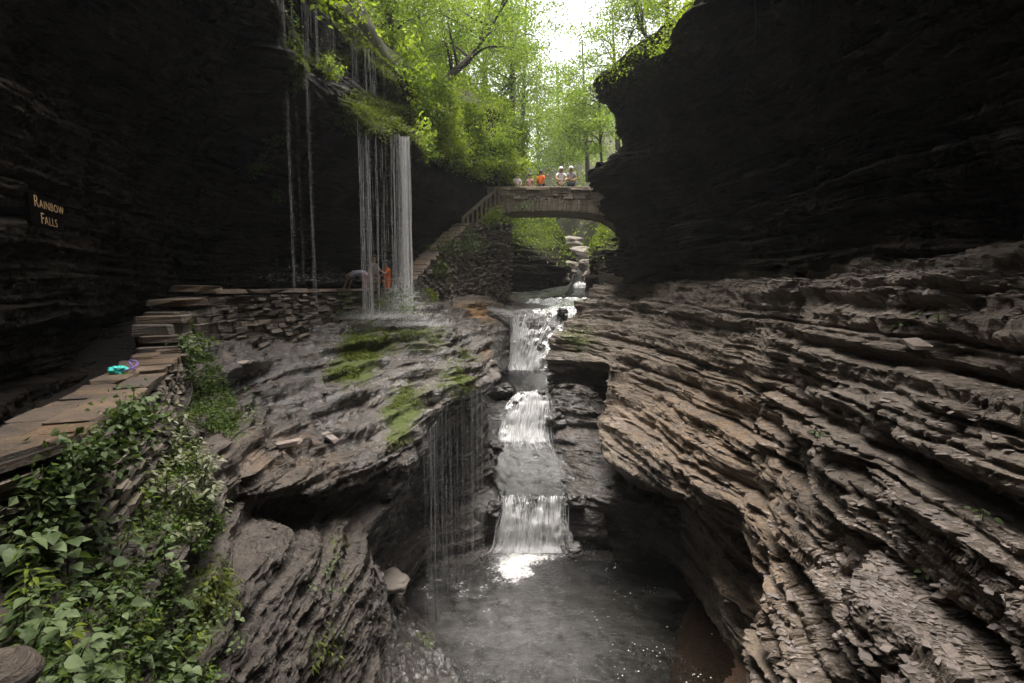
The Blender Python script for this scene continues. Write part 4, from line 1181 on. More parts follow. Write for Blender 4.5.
# falling strands
def strands(name, items, mat, label=None, wob=.03):
    mb = MB()
    for (x, y, zt, zb, r, wgt) in items:
        n_ = 14
        t = np.linspace(0, 1, n_)
        z = zt + (zb - zt) * t
        ph = rng.uniform(0, 50)
        xx = x + wob * vn(t * 3, ph, 0, 3) + rng.normal(0, .02) * t
        yy = y + wob * vn(t * 3, ph, 9, 5) - .04 * t
        pts = np.stack([xx, yy, z], 1)
        rr = r * (.7 + .5 * t) * (1 + .25 * vn(z * 3, ph, 0, 6))
        fl = np.repeat(np.stack([np.full(n_, ph), z, np.full(n_, wgt) * (1 - .35 * t)], 1), 5, 0)
        tube(mb, pts, rr, 5, False, flow=fl)
    o = mb.build(name, mat, None, True)
    if label: tag(o, label, 'waterfall')
    return o


U = rng.uniform
it = []
for k in range(30):                                     # dense right-hand column
    px_ = rng.normal(403.2, 3.0); D = 16.2 + U(-.25, .3)
    p = P(px_, 136, D); it.append((p[0], p[1], p[2], -.95, U(.004, .022), U(.12, .5)))
for k in range(16):
    px_ = U(390, 400); D = 15.9 + U(-.25, .2)
    p = P(px_, 134, D); it.append((p[0], p[1], p[2], -.95, U(.006, .014), U(.10, .35)))
for k in range(34):
    px_ = rng.normal(404.5, 1.8); D = 16.1 + U(-.2, .2)
    p = P(px_, 137, D); it.append((p[0], p[1], p[2], -.95, U(.01, .03), U(.05, .2)))
strands('waterfall', it, M['strand_thick'], 'bright white water column at the right end of the mossy overhang')
it = []
for k in range(70):                                     # the thin curtain beside it
    px_ = (rng.choice([359, 360, 366, 367, 368.4, 377, 381]) + rng.normal(0, 1.3)) if k < 40 else U(357, 383) if k < 60 else U(383, 398); D = 14.95 + (px_ - 366) * .04 + U(-.15, .15)
    p = P(px_, 133 + 9 * vn(px_ * .25, 1, 2, 3) + U(-6, 4), D); it.append((p[0], p[1], p[2], -.95, U(.002, .0075) * (1.5 if k % 9 == 0 else 1), U(.12, .9)))
strands('waterfall', it, M['strand'], 'veil of thin water threads falling past the bathers from mossy overhang')
it = []
for k in range(17):
    px_ = rng.choice([281, 282, 285, 304, 303, 291]) + rng.normal(0, 1.2); D = 11.7 + U(-.2, .2)
    p = P(px_, U(-30, -14), D); it.append((p[0], p[1], p[2], U(-.6, .0), U(.003, .006), U(.06, .26)))
strands('waterfall', it, M['strand'], 'faint trickling threads of water against the dark cliff left of the veil')
it = []
for k in range(44):
    px_ = U(306, 384); yl = 8 + (px_ - 320) * .85; D = 14.2 + (px_ - 345) * .035
    p = P(px_, max(yl, -15), D); q = P(px_, 62 + (px_ - 306) * .55, D + .2)
    it.append((p[0], p[1], p[2], q[2], U(.003, .007), U(.1, .35)))
strands('waterfall', it, M['strand'], 'fine drips falling inside the upper recess behind the mossy lip')
it = []
lipx = [425, 440, 452, 470, 488]; lipD = [11.7, 12.7, 13.5, 14.5, 15.3]; lipy = [432, 412, 396, 388, 384]
for k in range(140):
    px_ = (rng.normal(431, 4) if k < 22 else rng.normal(475, 5) if k < 45 else U(428, 484))
    px_ = np.clip(px_, 424, 486)
    D = np.interp(px_, lipx, lipD) + U(-.1, .3); y0 = np.interp(px_, lipx, lipy)
    p = P(px_, y0 + 3, D); it.append((p[0], p[1], p[2], PZ - .05, U(.003, .009), U(.08, .4)))
strands('waterfall', it, M['strand'], 'thin dripping curtain off the terrace lip down to the pool')

# spray where the column strikes the terrace, and where the low fall meets the pool
OC = np.array([[1, 0, 0], [-1, 0, 0], [0, 1, 0], [0, -1, 0], [0, 0, 1], [0, 0, -1.]])
OF = np.array([[0, 2, 4], [2, 1, 4], [1, 3, 4], [3, 0, 4], [2, 0, 5], [1, 2, 5], [3, 1, 5], [0, 3, 5]])


def spray(centres, label):
    mb = MB()
    for (c, s, n_) in centres:
        q = np.asarray(c) + rng.normal(0, 1, (n_, 3)) * np.asarray(s)
        q[:, 2] = np.asarray(c)[2] + np.abs(q[:, 2] - np.asarray(c)[2])
        r = rng.uniform(.002, .006, n_)
        V = (q[:, None] + OC[None] * r[:, None, None]).reshape(-1, 3)
        F = (OF[None] + 6 * np.arange(n_)[:, None, None]).reshape(-1, 3)
        mb.add(V, [F])
    return tag(mb.build('spray', M['drop']), label, 'spray', kind='stuff')


mm, nt_, out_ = new_mat('water_drops'); n_ = N(nt_)
pb_ = n_('BsdfPrincipled', {'Base Color': (.85, .85, .85, 1), 'Roughness': .2, 'Alpha': .55})
nt_.links.new(pb_.outputs[0], out_.inputs[0]); M['drop'] = mm
spray([(P(402, 309, 16.0), (.3, .25, .45), 9000), (P(385, 318, 15.4), (.75, .5, .14), 9000), (P(300, 282, 12.6), (.7, .4, .16), 500), (P(420, 325, 15.2), (.5, .5, .08), 4000),
       (P(508, 560, 15.0), (.45, .25, .2), 5000), (P(540, 556, 15.1), (.8, .15, .1), 4000), (P(525, 440, 18.8), (.9, .3, .2), 900), (P(522, 371, 23), (.7, .4, .25), 700)], 'fine white spray rising where falling water strikes rock and pool')

# ================================================================== VEGETATION
def leaf_quads(C, D, Nn, L, Wr, var):
    """Simple folded leaves: one bent quad each."""
    D = D / (np.linalg.norm(D, axis=1, keepdims=True) + 1e-9)
    S = np.cross(D, Nn); S /= np.linalg.norm(S, axis=1, keepdims=True) + 1e-9
    Nn = np.cross(S, D)
    L = L[:, None]; W_ = (Wr * L[:, 0])[:, None]
    mid = C + D * L * .45
    V = np.stack([C, mid + S * W_ * .5 + Nn * L * .07, C + D * L - Nn * L * .12, mid - S * W_ * .5 + Nn * L * .07], 1)
    F = np.arange(len(C) * 4).reshape(-1, 4)
    return V.reshape(-1, 3), F, np.repeat(var, 4)


def rand_dirs(n, droop=.3, up=.9):
    a = rng.uniform(0, 2 * np.pi, n)
    D = np.stack([np.cos(a), np.sin(a), rng.normal(-droop, .35, n)], 1)
    Nn = rng.normal(0, 1, (n, 3)) * (1 - up) + np.array([0, 0, 1.0])
    return D, Nn


def add_leaves(mb, C, L, Wr=.6, droop=.3, up=.5, var=None):
    n = len(C)
    D, Nn = rand_dirs(n, droop, up)
    if var is None: var = rng.uniform(0, 1, n)
    V, F, a = leaf_quads(C, D, Nn, L, Wr, var)
    mb.add(V, [F], var=a)


def on_sheet(idx_list, n, cond=None, zmin=-1):
    """Random surface points (and normals) of finished rock sheets."""
    Vs = np.concatenate([SHEETS[i]['V'].reshape(-1, 3) for i in idx_list]); Ns = np.concatenate([SHEETS[i]['N'].reshape(-1, 3) for i in idx_list])
    # weight by local cell area
    As = []
    for i in idx_list:
        V = SHEETS[i]['V']
        a = np.linalg.norm(np.cross(np.gradient(V, axis=0), np.gradient(V, axis=1)), axis=-1)
        As.append(a.ravel())
    A = np.concatenate(As)
    px, py, d = proj(Vs)
    if cond is not None: A = A * cond(px, py, Vs, Ns)
    A = np.maximum(A, 0)
    k = rng.choice(len(Vs), n, p=A / A.sum())
    return Vs[k], Ns[k]


def sheets_named(nm): return [i for i, s in enumerate(SHEETS) if s['name'] == nm]


def in_poly(px, py, poly):
    r = np.zeros(px.shape, bool); j = len(poly) - 1
    for i in range(len(poly)):
        xi, yi = poly[i]; xj, yj = poly[j]
        c = ((yi > py) != (yj > py)) & (px < (xj - xi) * (py - yi) / (yj - yi + 1e-9) + xi)
        r ^= c; j = i
    return r


inside = lambda px, py: (px > -60) & (px < 1090) & (py > -90) & (py < 720)
HILL = sheets_named('hillside')
# understory covering the slopes above the gorge
near = on_sheet([HILL[0]], 34000, lambda px, py, V, n: inside(px, py) * (V[:, 1] < 40) * (V[:, 1] > 11) * (.15 + (fbm(V[:, 0] * .5, V[:, 1] * .5, V[:, 2] * .5, 3, 5) > -.12)))
mb = MB()
C = near[0] + near[1] * 0 + rng.normal(0, .12, near[0].shape) + UP * np.abs(rng.normal(.15, .3, len(near[0])))[:, None] + W(.35, -.3, 0) * np.abs(rng.normal(0, .6, len(near[0])))[:, None]
add_leaves(mb, C, U(.09, .22, len(C)), .55, .45, .5)
OVH = sheets_named('rock_overhang')
cv = on_sheet(OVH, 30000, lambda px, py, V, n: (in_poly(px, py, [(378, 40), (410, 105), (415, 150), (438, 168), (470, 178), (500, 186), (522, 172), (530, 90), (500, 60), (420, 50)])) * (V[:, 1] > 17) * (n[:, 2] > -.45))
q2 = fbm(cv[0][:, 0] * .9, cv[0][:, 1] * .9, cv[0][:, 2] * .9, 3, 77)
keep = q2 > -.22
cv = (cv[0][keep], cv[1][keep]); q2 = q2[keep]
C2 = cv[0] + W(.55, -.75, .25) * np.clip(q2 + .1, 0, 1)[:, None] * 2.0 + rng.normal(0, .10, cv[0].shape) + UP * rng.normal(.08, .2, len(cv[0]))[:, None] + W(.4, -.6, 0) * np.abs(rng.normal(0, .35, len(cv[0])))[:, None]
add_leaves(mb, C2, U(.07, .2, len(C2)), .55, .5, .5, var=np.clip(.5 + .9 * vn(C2[:, 0] * .8, C2[:, 1] * .8, C2[:, 2] * .8, 91) + rng.normal(0, .2, len(C2)), 0, 1))
tag(mb.build('undergrowth', M['leaf_hill']), 'bright green undergrowth hanging over the left brink', 'undergrowth', kind='stuff')
far = on_sheet(HILL, 36000, lambda px, py, V, n: inside(px, py) * (V[:, 1] > 33) * (V[:, 1] < 116) * (.12 + (fbm(V[:, 0] * .2, V[:, 1] * .2, V[:, 2] * .2, 3, 6) > -.1)))
mb = MB()
C = far[0] + rng.normal(0, .5, far[0].shape) + UP * np.abs(rng.normal(.5, 1.1, len(far[0])))[:, None]
add_leaves(mb, C, U(.25, .6, len(C)), .6, .4, .5)
tag(mb.build('undergrowth', M['leaf_hill']), 'hazy green undergrowth on the far valley slopes upstream', 'undergrowth', kind='stuff')
# right-hand slope near the cliff top
nr = on_sheet([HILL[1]], 9000, lambda px, py, V, n: inside(px, py) * (V[:, 1] > 9) * (V[:, 1] < 34) * (fbm(V[:, 0] * .5, V[:, 1] * .5, V[:, 2] * .5, 3, 8) > -.2))
mb = MB()
C = nr[0] + rng.normal(0, .15, nr[0].shape) + UP * np.abs(rng.normal(.15, .3, len(nr[0])))[:, None]
add_leaves(mb, C, U(.09, .2, len(C)), .55, .45, .5)
tag(mb.build('undergrowth', M['leaf_hill']), 'undergrowth along the brink of the dark right cliff', 'undergrowth', kind='stuff')


def tree(path, clumps, n_leaf, L, label, spread=.9, r0=.16, sparse=.35, mat='leaf_tree', group=None, name='broadleaf_tree'):
    path = np.array(path, float)
    k = resample(path, [6] * (len(path) - 1), 0)
    root = empty(name, path[0])
    tag(root, label, 'tree', group)
    mb = MB()
    tube(mb, k, np.linspace(r0, r0 * .25, len(k)), 8)
    lb = MB()
    L = L * .78; n_leaf = int(n_leaf * 1.55)
    for c in clumps:
        i = int(np.clip(np.argmin(np.linalg.norm(k - (c - UP * .8), axis=1)), len(k) // 4, len(k) - 1))
        a = k[i]; m = (a + c) / 2 + UP * U(.1, .5) + rng.normal(0, .15, 3)
        seg = resample(np.array([a, m, c]), [4, 4], 0)
        tube(mb, seg, np.linspace(max(r0 * .35, .02), .012, len(seg)), 5)
        n = int(n_leaf * U(.6, 1.3))
        # several flat sprays of leaves per limb
        ns = 5
        sc_ = c + rng.normal(0, 1, (ns, 3)) * np.array([.75, .75, .4]) * spread
        for s_ in sc_:
            tube(mb, np.array([m, (m + s_) / 2 + UP * .1, s_]), [.014, .01, .005], 4)
        w = rng.integers(0, ns, n)
        q = sc_[w] + rng.normal(0, 1, (n, 3)) * np.array([.42, .42, .12]) * spread
        q[:, 2] -= .12 * np.linalg.norm(q[:, :2] - sc_[w][:, :2], axis=1)
        add_leaves(lb, q, L * U(.6, 1.2, n), .62, .35, .45, var=np.clip(rng.normal(.5, .2, n) + .3 * (w / ns - .5), 0, 1))
    mb.build('trunk', M['bark'], root)
    lb.build('crown', M[mat], root)
    return root


def clumps_px(cx, cy, rx, ry, D, n, dd=2.5, gap=True):
    out = []
    while len(out) < n:
        a, r = U(0, 6.283), math.sqrt(U(0, 1))
        x, y = cx + rx * r * math.cos(a), cy + ry * r * math.sin(a)
        if gap and ((x - 568) / 30) ** 2 + ((y - 8) / 55) ** 2 < 1: continue
        out.append(P(x, y, D + U(-dd, dd)))
    return out


tree([P(434, 100, 24.5), P(452, 74, 25), P(470, 58, 25.4), P(486, 34, 25.8), P(500, 12, 26)], clumps_px(478, 28, 55, 42, 26, 13), 420, .17, 'dark-trunked tree leaning right from the left brink', 1.0, .22)
tree([P(390, 62, 21), P(391, 20, 21.2), P(394, -40, 21.4), P(398, -120, 21.6)], clumps_px(392, -6, 62, 48, 21.5, 14), 420, .16, 'straight-trunked tree rising above the mossy overhang', .9, .15)
tree([P(362, -5, 20.6), P(360, -60, 20.8), P(358, -140, 21)], clumps_px(358, -22, 36, 18, 21, 8, 1.0), 300, .14, 'young tree at the frame top over the rainbow fall', .7, .08)
tree([P(456, 96, 33), P(458, 30, 33.5), P(462, -90, 34)], clumps_px(452, 30, 60, 55, 34, 14, 3), 420, .23, 'tall tree behind the leaning dark trunk', 1.4, .25)
tree([P(512, 118, 40), P(512, 40, 40), P(510, -60, 40.5)], clumps_px(505, 62, 34, 62, 40, 13, 3), 420, .27, 'tall slender tree on the left side of the sky gap', 1.6, .25)
tree([P(522, 150, 58), P(524, 80, 58), P(526, 0, 58)], clumps_px(524, 90, 22, 55, 58, 11, 4), 380, .38, 'hazy tall tree beyond the left bend of the gorge', 2.1, .3)
tree([P(484, 112, 46), P(486, 30, 46), P(488, -60, 46)], clumps_px(480, 40, 40, 55, 46, 11, 4), 380, .32, 'large tree high on the left slope above bridge', 1.8, .3)
tree([P(425, 92, 28), P(420, 40, 28), P(417, -60, 28)], clumps_px(420, 30, 45, 48, 28, 12, 2), 400, .2, 'bushy tree between the straight trunk and the leaning trunk', 1.2, .18)
tree([P(652, 48, 20.5), P(640, 24, 20.6), P(634, 0, 20.6), P(622, -50, 20.5)], clumps_px(624, 28, 34, 34, 21, 11, 1.5), 240, .15, 'thin tree leaning left over the brink of the right cliff', .8, .08)
tree([P(603, 188, 35), P(601, 150, 35), P(599, 90, 35)], clumps_px(592, 112, 26, 40, 35, 12, 2), 260, .24, 'slim sapling standing against the haze beside the right cliff', 1.2, .12)
tree([P(668, 30, 23), P(666, -20, 23), P(664, -80, 23)], clumps_px(652, 0, 40, 20, 23, 8, 1.5), 260, .16, 'leafy tree above the right cliff at the frame top', .9, .12)
tree([P(588, 182, 52), P(586, 130, 52), P(582, 40, 52)], clumps_px(578, 118, 26, 48, 52, 12, 4), 320, .34, 'pale hazy tree right of centre behind the bridge', 1.8, .25)
tree([P(562, 184, 70), P(560, 140, 70), P(556, 60, 70)], clumps_px(556, 128, 26, 40, 70, 11, 5), 320, .45, 'palest distant tree at the head of the gorge', 2.4, .3)
tree([P(618, 150, 42), P(616, 90, 42), P(612, 10, 42)], clumps_px(604, 70, 32, 45, 42, 12, 3), 280, .28, 'airy tree with sky showing through right of the sky gap', 1.5, .22)
tree([P(538, 186, 85), P(538, 140, 85), P(536, 70, 85)], clumps_px(538, 128, 24, 42, 85, 11, 5), 320, .55, 'distant misty tree left of centre above the bridge', 2.9, .35)

# bushy fringe hanging off the left brink, each bush a plant of its own
def bush(c, s, n, L, label, cat='bush', mat='leaf_hill', group=None, name='bush', droop=.4):
    root = empty(name, c)
    tag(root, label, cat, group)
    mb = MB(); sb = MB()
    ns = 9
    tips = np.asarray(c) + rng.normal(0, 1, (ns, 3)) * np.asarray(s) * .75
    for t in tips:
        tube(sb, np.array([np.asarray(c), (np.asarray(c) + t) / 2 + UP * .08, t]), [.014, .01, .005], 4)
    w = rng.integers(0, ns, n)
    q = tips[w] + rng.normal(0, 1, (n, 3)) * np.asarray(s) * np.array([.4, .4, .28])
    add_leaves(mb, q, L * U(.6, 1.2, n), .6, droop, .5)
    sb.build('stem', M['stem'], root)
    mb.build('foliage', M[mat], root)
    return root


for (x, y, D, s, n) in [(424, 150, 20.5, .55, 420), (440, 148, 21.8, .7, 520), (452, 160, 22.8, .6, 420), (470, 165, 24.4, .7, 520), (488, 168, 26, .7, 480), (502, 172, 27.4, .6, 420), (514, 165, 28.6, .7, 420),
                        (430, 128, 21.5, .8, 560), (455, 135, 24, .9, 560), (478, 142, 26.4, .9, 520), (500, 150, 29, .9, 480), (418, 108, 20.6, .6, 480), (512, 140, 31, .9, 420)]:
    bush(P(x, y, D), (s, s * .8, s * .55), n, .15, 'bright green bush overhanging the left brink before the bridge', group='bushes along the left brink')
for (x, y, D, s, n) in [(608, 82, 21.8, .35, 220), (622, 68, 19.8, .45, 260), (640, 52, 18, .4, 260), (658, 40, 16.6, .4, 260), (676, 26, 15.2, .4, 260), (700, 12, 14, .4, 260), (722, 2, 13, .35, 200)]:
    bush(P(x + 4, y - 2, D), (s * 1.35, s * 1.2, s * .7), int(n * 1.9), .10, 'small bush rooted on the top edge of the dark right cliff', group='bushes on the right cliff edge')
bush(P(329, 71, 14.3), (.28, .2, .22), 260, .11, 'bright little sapling sprouting from the lip beside the veil')
for (x, y, D, s, n) in [(292, 30, 12.1, .2, 140), (296, 58, 12.0, .16, 120), (297, 80, 11.9, .16, 120)]:
    bush(P(x, y, D), (.12, .15, s * 1.4), n, .07, 'small fern clinging to the dripping edge left of the veil', 'fern', 'leaf_dark', 'ferns on the dripping edge', 'fern_plant')
for (x, y, D) in [(398, 128, 16.3), (386, 122, 16.2), (372, 118, 15.6), (358, 112, 15.2), (345, 104, 14.6), (406, 132, 16.6), (380, 134, 15.4)]:
    bush(P(x, y, D), (.35, .3, .1), 200, .07, 'grassy tuft on the mossy overhang above the veil', 'grass tuft', 'moss_blade', 'tufts on the mossy overhang', 'grass_tuft', .8)

for (x, y) in [(272, 138), (262, 165), (284, 186), (248, 172)]:
    sp = on_sheet(OVH, 1, lambda px, py, V, n: blob(px, py, x, y, 6, 6) * (V[:, 1] > 6))
    bush(sp[0][0] + W(.12, -.18, 0), (.14, .12, .2), 130, .09, 'small fern on the dark cliff face left of the falls', 'fern', 'leaf_dark', 'ferns on the dark left cliff', 'fern_plant', .9)
# ivy and weeds on the masonry
def ivy(px_, py_, D, rx, ry, n, label, L=.09, mat='leaf_dark', dn=.12, grp=None):
    root = empty('ivy_plant', P(px_, py_, D(px_, py_) if callable(D) else D)); tag(root, label, 'ivy', grp)
    nn_ = 0; lb = MB(); sb = MB()
    cs = []
    for j in range(9):
        a = U(0, 6.28); r = math.sqrt(U(0, 1))
        cs.append((px_ + rx * r * math.cos(a), py_ + ry * r * math.sin(a)))
    cs = np.array(cs)
    w = rng.integers(0, len(cs), n)
    x = cs[w, 0] + rng.normal(0, rx * .25, n); y = cs[w, 1] + rng.normal(0, ry * .25, n)
    q = np.array([P(a, b, D(a, b) if callable(D) else D) for a, b in zip(x, y)]) + rng.normal(0, .07, (n, 3)) + W(.25, -.5, 0) * dn / .12 * .75 * np.abs(rng.normal(1, .25, n))[:, None]
    add_leaves(lb, q, L * U(.6, 1.3, n), .8, .5, .1)
    for c in cs:
        p1 = P(c[0], c[1], D(*c) if callable(D) else D)
        p0_ = P(px_, py_ + ry, D(*c) if callable(D) else D) + W(0, -.05, 0)
        tube(sb, np.array([p0_, (p0_ + p1) / 2 + W(.05, -.08, -.05), p1 + W(0, -.06, .1)]), [.01, .008, .004], 4)
    sb.build('stem', M['stem'], root); lb.build('foliage', M[mat], root)


def ivyD(x, y): return np.interp(x, [404, 420, 440, 462, 484, 506], [18.2, 19.9, 21.8, 23.8, 25.2, 26.3])


_D = ivyD
def ivy_at(px_, py_, rx, ry, n, label, **k):
    ivy(px_, py_, float(ivyD(px_, py_)), rx, ry, n, label, **k)


ivy_at(440, 250, 16, 16, 500, 'straggling ivy over the lower slope of the stair wall')
ivy_at(462, 240, 18, 12, 500, 'mat of ivy under the timber railing on the stair wall', mat='leaf_plant')
ivy_at(490, 222, 14, 12, 520, 'bright ivy spilling over the wall head below the bridge railing', mat='leaf_hill')
ivy_at(430, 272, 12, 12, 260, 'sparse ivy low on the left end of stair wall')
ivy_at(421, 297, 9, 7, 260, 'bright weed clump at the foot of the stair wall', mat='leaf_hill')
ivy(520, 206, 26.2, 12, 3, 160, 'trailing ivy on the left end of bridge parapet', mat='leaf_dark')
ivy(190, 345, 9.3, 14, 22, 420, 'leafy climber on the wall end beside the stone steps', L=.10, mat='leaf_plant', dn=.25)
def parD(x, y): return np.clip(3.02 * 512 / (512 - x), 2.5, 6)
for (x, y, rx, ry, n, lab) in [(50, 492, 24, 22, 420, 'creeper on the near end of the parapet masonry'), (95, 448, 26, 20, 420, 'creeper climbing the middle of the parapet masonry'), (135, 415, 20, 18, 360, 'creeper on the far end of parapet masonry'), (22, 545, 18, 30, 360, 'creeper low on the parapet at the left frame edge')]:
    ivy(x, y, parD, rx, ry, n, lab, L=.06, mat='leaf_plant', dn=.02)
ivy(383, 300, 17.2, 18, 9, 420, 'wet greenery on the wall below the boy in orange', L=.07, mat='leaf_dark', dn=.55)

# moss cushions with real blades on the wet terrace
TER = sheets_named('rock_terrace')
mb = MB()
mc = on_sheet(TER, 9500, lambda px, py, V, n: np.clip(SHEETS[TER[0]]['A']['moss'].ravel() - .22, 0, 1) ** 1.6 * inside(px, py) * (fbm(V[:, 0] * 1.6, V[:, 1] * 1.6, V[:, 2] * 1.6, 3, 9) > .0) * (n[:, 2] > -.1))
n_ = len(mc[0])
D_ = mc[1] * .5 + np.array([.25, -.35, -.6]) + rng.normal(0, .3, (n_, 3))
V, F, a = leaf_quads(mc[0] + mc[1] * .01, D_, mc[1] + rng.normal(0, .4, (n_, 3)), U(.05, .13, n_), np.full(n_, .22), U(0, 1, n_))
mb.add(V, [F], var=a)
tag(mb.build('moss', M['moss_blade']), 'bright wet moss hanging on the terrace beneath the rainbow fall', 'moss', kind='stuff')
mb = MB()
OM = np.concatenate([SHEETS[i]['A']['moss'].ravel() for i in OVH])
mc = on_sheet(OVH, 9000, lambda px, py, V, n: np.clip(OM - .4, 0, 1) * (px > 280) * (px < 425) * (py > -10) * (py < 150))
n_ = len(mc[0])
D_ = mc[1] * .6 + np.array([.1, -.3, -.45]) + rng.normal(0, .35, (n_, 3))
V, F, a = leaf_quads(mc[0] + mc[1] * .01, D_, mc[1] + rng.normal(0, .4, (n_, 3)), U(.05, .15, n_), np.full(n_, .25), U(0, 1, n_))
mb.add(V, [F], var=a)
tag(mb.build('moss', M['moss_blade']), 'bright moss and grass fringing the overhang above the veil', 'moss', kind='stuff')
# moss and creepers on the bank beyond the bridge
BK = sheets_named('bank_rock')
mb = MB()
mc = on_sheet(BK, 5200, lambda px, py, V, n: np.clip((268 - py) / 30, 0, 1) * np.clip(n[:, 2] + .25, 0, 1) * (px > 508) * (px < 630))
add_leaves(mb, mc[0] + rng.normal(0, .12, mc[0].shape) + UP * .08, U(.10, .24, len(mc[0])), .6, .6, .4)
tag(mb.build('moss', M['leaf_hill']), 'sunlit moss and creepers on the banks seen under the bridge', 'moss', kind='stuff')

# ------------------------------------------------------------------ leafy plants in the near corner
def leaf_fine(C, D, Nn, L, wr, var, mb):
    """Broad pointed leaves with a folded midrib and curved tip."""
    D = D / np.linalg.norm(D, axis=1, keepdims=True)
    S = np.cross(D, Nn); S /= np.linalg.norm(S, axis=1, keepdims=True) + 1e-9
    Nn = np.cross(S, D)
    n = len(C); L = L[:, None]; wr = wr[:, None]
    prof = [(0, 0), (.12, .36), (.32, .5), (.55, .42), (.78, .22), (1, 0)]
    rows = []
    for t, wv in prof:
        b = C + D * L * t - Nn * L * (.28 * t * t)
        rows.append(b)
        if 0 < t < 1:
            lift = Nn * L * wv * .22
            rows += [b + S * L * wv * wr + lift, b - S * L * wv * wr + lift]
    V = np.stack(rows, 1)      # 0 base, then (m,l,r)*4, tip
    b = np.arange(n)[:, None] * V.shape[1]
    T, Q = [], []
    T += [[0, 2, 1], [0, 1, 3]]
    for k in range(3):
        m0, l0, r0 = 1 + 3 * k, 2 + 3 * k, 3 + 3 * k
        Q += [[m0, l0, l0 + 3, m0 + 3], [r0, m0, m0 + 3, r0 + 3]]
    T += [[11, 13, 10], [12, 10, 13]]
    T = (np.array(T)[None] + b[:, :, None]).reshape(-1, 3); Q = (np.array(Q)[None] + b[:, :, None]).reshape(-1, 4)
    mb.add(V.reshape(-1, 3), [T, Q], var=np.repeat(var, V.shape[1]))


def leafy_plant(p, h, lean, nn, L, mat, label, group, wr=(.75, 1.0), name='leafy_plant'):
    root = empty(name, p); tag(root, label, 'plant', group)
    sb, lb = MB(), MB()
    t = np.linspace(0, 1, 7)[:, None]
    pts = p + UP * h * t + lean * t ** 2
    tube(sb, pts, np.linspace(.006, .003, 7), 5)
    C, D = [], []
    a0 = U(0, 6.28)
    for k in range(nn):
        tk = .25 + .75 * (k + 1) / nn
        q = p + UP * h * tk + lean * tk ** 2
        for s in (0, 1):
            a = a0 + k * 1.57 + s * math.pi + U(-.3, .3)
            d = np.array([math.cos(a), math.sin(a), U(-.15, .35)])
            e = q + d * U(.02, .06) * (1.3 - tk) * 2
            tube(sb, np.array([q, (q + e) / 2 + UP * .004, e]), .0025, 4, False)
            C.append(e); D.append(d + np.array([0, 0, -.25]))
    n = len(C)
    leaf_fine(np.array(C), np.array(D), rng.normal(0, .25, (n, 3)) + UP, L * U(.6, 1.15, n), U(*wr, n), U(.1, .9, n), lb)
    sb.build('stem', M['stem'], root); lb.build('leaves', M[mat], root)


green_poly = [(14, 730), (10, 570), (36, 520), (60, 470), (100, 430), (140, 430), (150, 500), (165, 560), (190, 610), (215, 690), (220, 730)]
pale_poly = [(105, 440), (140, 415), (185, 425), (208, 470), (218, 525), (200, 550), (160, 540), (120, 480)]
gp = on_sheet(TER, 138, lambda px, py, V, n: in_poly(px, py, green_poly) * (V[:, 1] > 1.5) * (n[:, 2] > -.1) / np.maximum(V[:, 1], 1) ** 1.6)
for p, nn_ in zip(*gp):
    leafy_plant(p - UP * .03, U(.15, .42), np.array([U(-.05, .18), U(-.14, .02), -.02]), int(U(4, 7)), U(.06, .115), 'leaf_plant', 'broad-leaved green plant in the thicket beneath the parapet', 'green plants beneath the parapet')
pp = on_sheet(TER, 80, lambda px, py, V, n: in_poly(px, py, pale_poly) * (V[:, 1] > 2) * (n[:, 2] > 0))
tl = on_sheet(TER, 46, lambda px, py, V, n: in_poly(px, py, [(20, 560), (45, 500), (80, 450), (130, 420), (150, 470), (120, 520), (70, 580)]) * (V[:, 1] > 2) * (n[:, 2] > -.3))
for p, nn_ in zip(*tl):
    leafy_plant(p - UP * .03, U(.4, .8), np.array([U(-.05, .22), U(-.18, .02), -.04]), int(U(8, 12)), U(.07, .11), 'leaf_plant', 'tall leafy stem growing up against the parapet masonry', 'tall plants against the parapet')
dk = on_sheet(TER, 34, lambda px, py, V, n: (in_poly(px, py, green_poly) | in_poly(px, py, pale_poly)) * (V[:, 1] > 1.6) * (n[:, 2] > -.1) / np.maximum(V[:, 1], 1))
for p, nn_ in zip(*dk):
    leafy_plant(p - UP * .03, U(.2, .5), np.array([U(-.05, .2), U(-.16, .02), -.04]), int(U(6, 10)), U(.05, .09), 'leaf_hill', 'narrow-leaved bright plant among the broad leaves', 'narrow-leaved plants beneath the parapet', (.25, .38))
for p, nn_ in zip(*pp):
    leafy_plant(p - UP * .03, U(.2, .5), np.array([U(0, .25), U(-.2, 0), -.08]), int(U(5, 8)), U(.07, .12), 'leaf_pale', 'pale dusty-leaved plant leaning over the rock edge', 'pale plants at the rock edge', (.42, .6))
# low cover between them
mb = MB()
gc = on_sheet(TER, 38000, lambda px, py, V, n: (in_poly(px, py, green_poly) | in_poly(px, py, pale_poly) | in_poly(px, py, [(165, 330), (200, 330), (235, 400), (240, 440), (200, 430), (160, 400)])) * (V[:, 1] > 1.4) * (py < 720) * (fbm(V[:, 0] * 3, V[:, 1] * 3, V[:, 2] * 3, 3, 19) > -.25))
add_leaves(mb, gc[0] + rng.normal(0, .02, gc[0].shape) + gc[1] * np.abs(rng.normal(.02, .05, len(gc[0])))[:, None], U(.02, .055, len(gc[0])), .7, .3, .4)
tag(mb.build('ground_cover', M['leaf_dark']), 'small-leaved ground cover between the near plants', 'ground cover', kind='stuff')
mb = MB()
for (x, y, D, s) in [(215, 620, 4.6, 30), (205, 560, 5, 20), (330, 580, 7, 10), (230, 405, 8.4, 25), (300, 640, 5.6, 14)]:
    pass
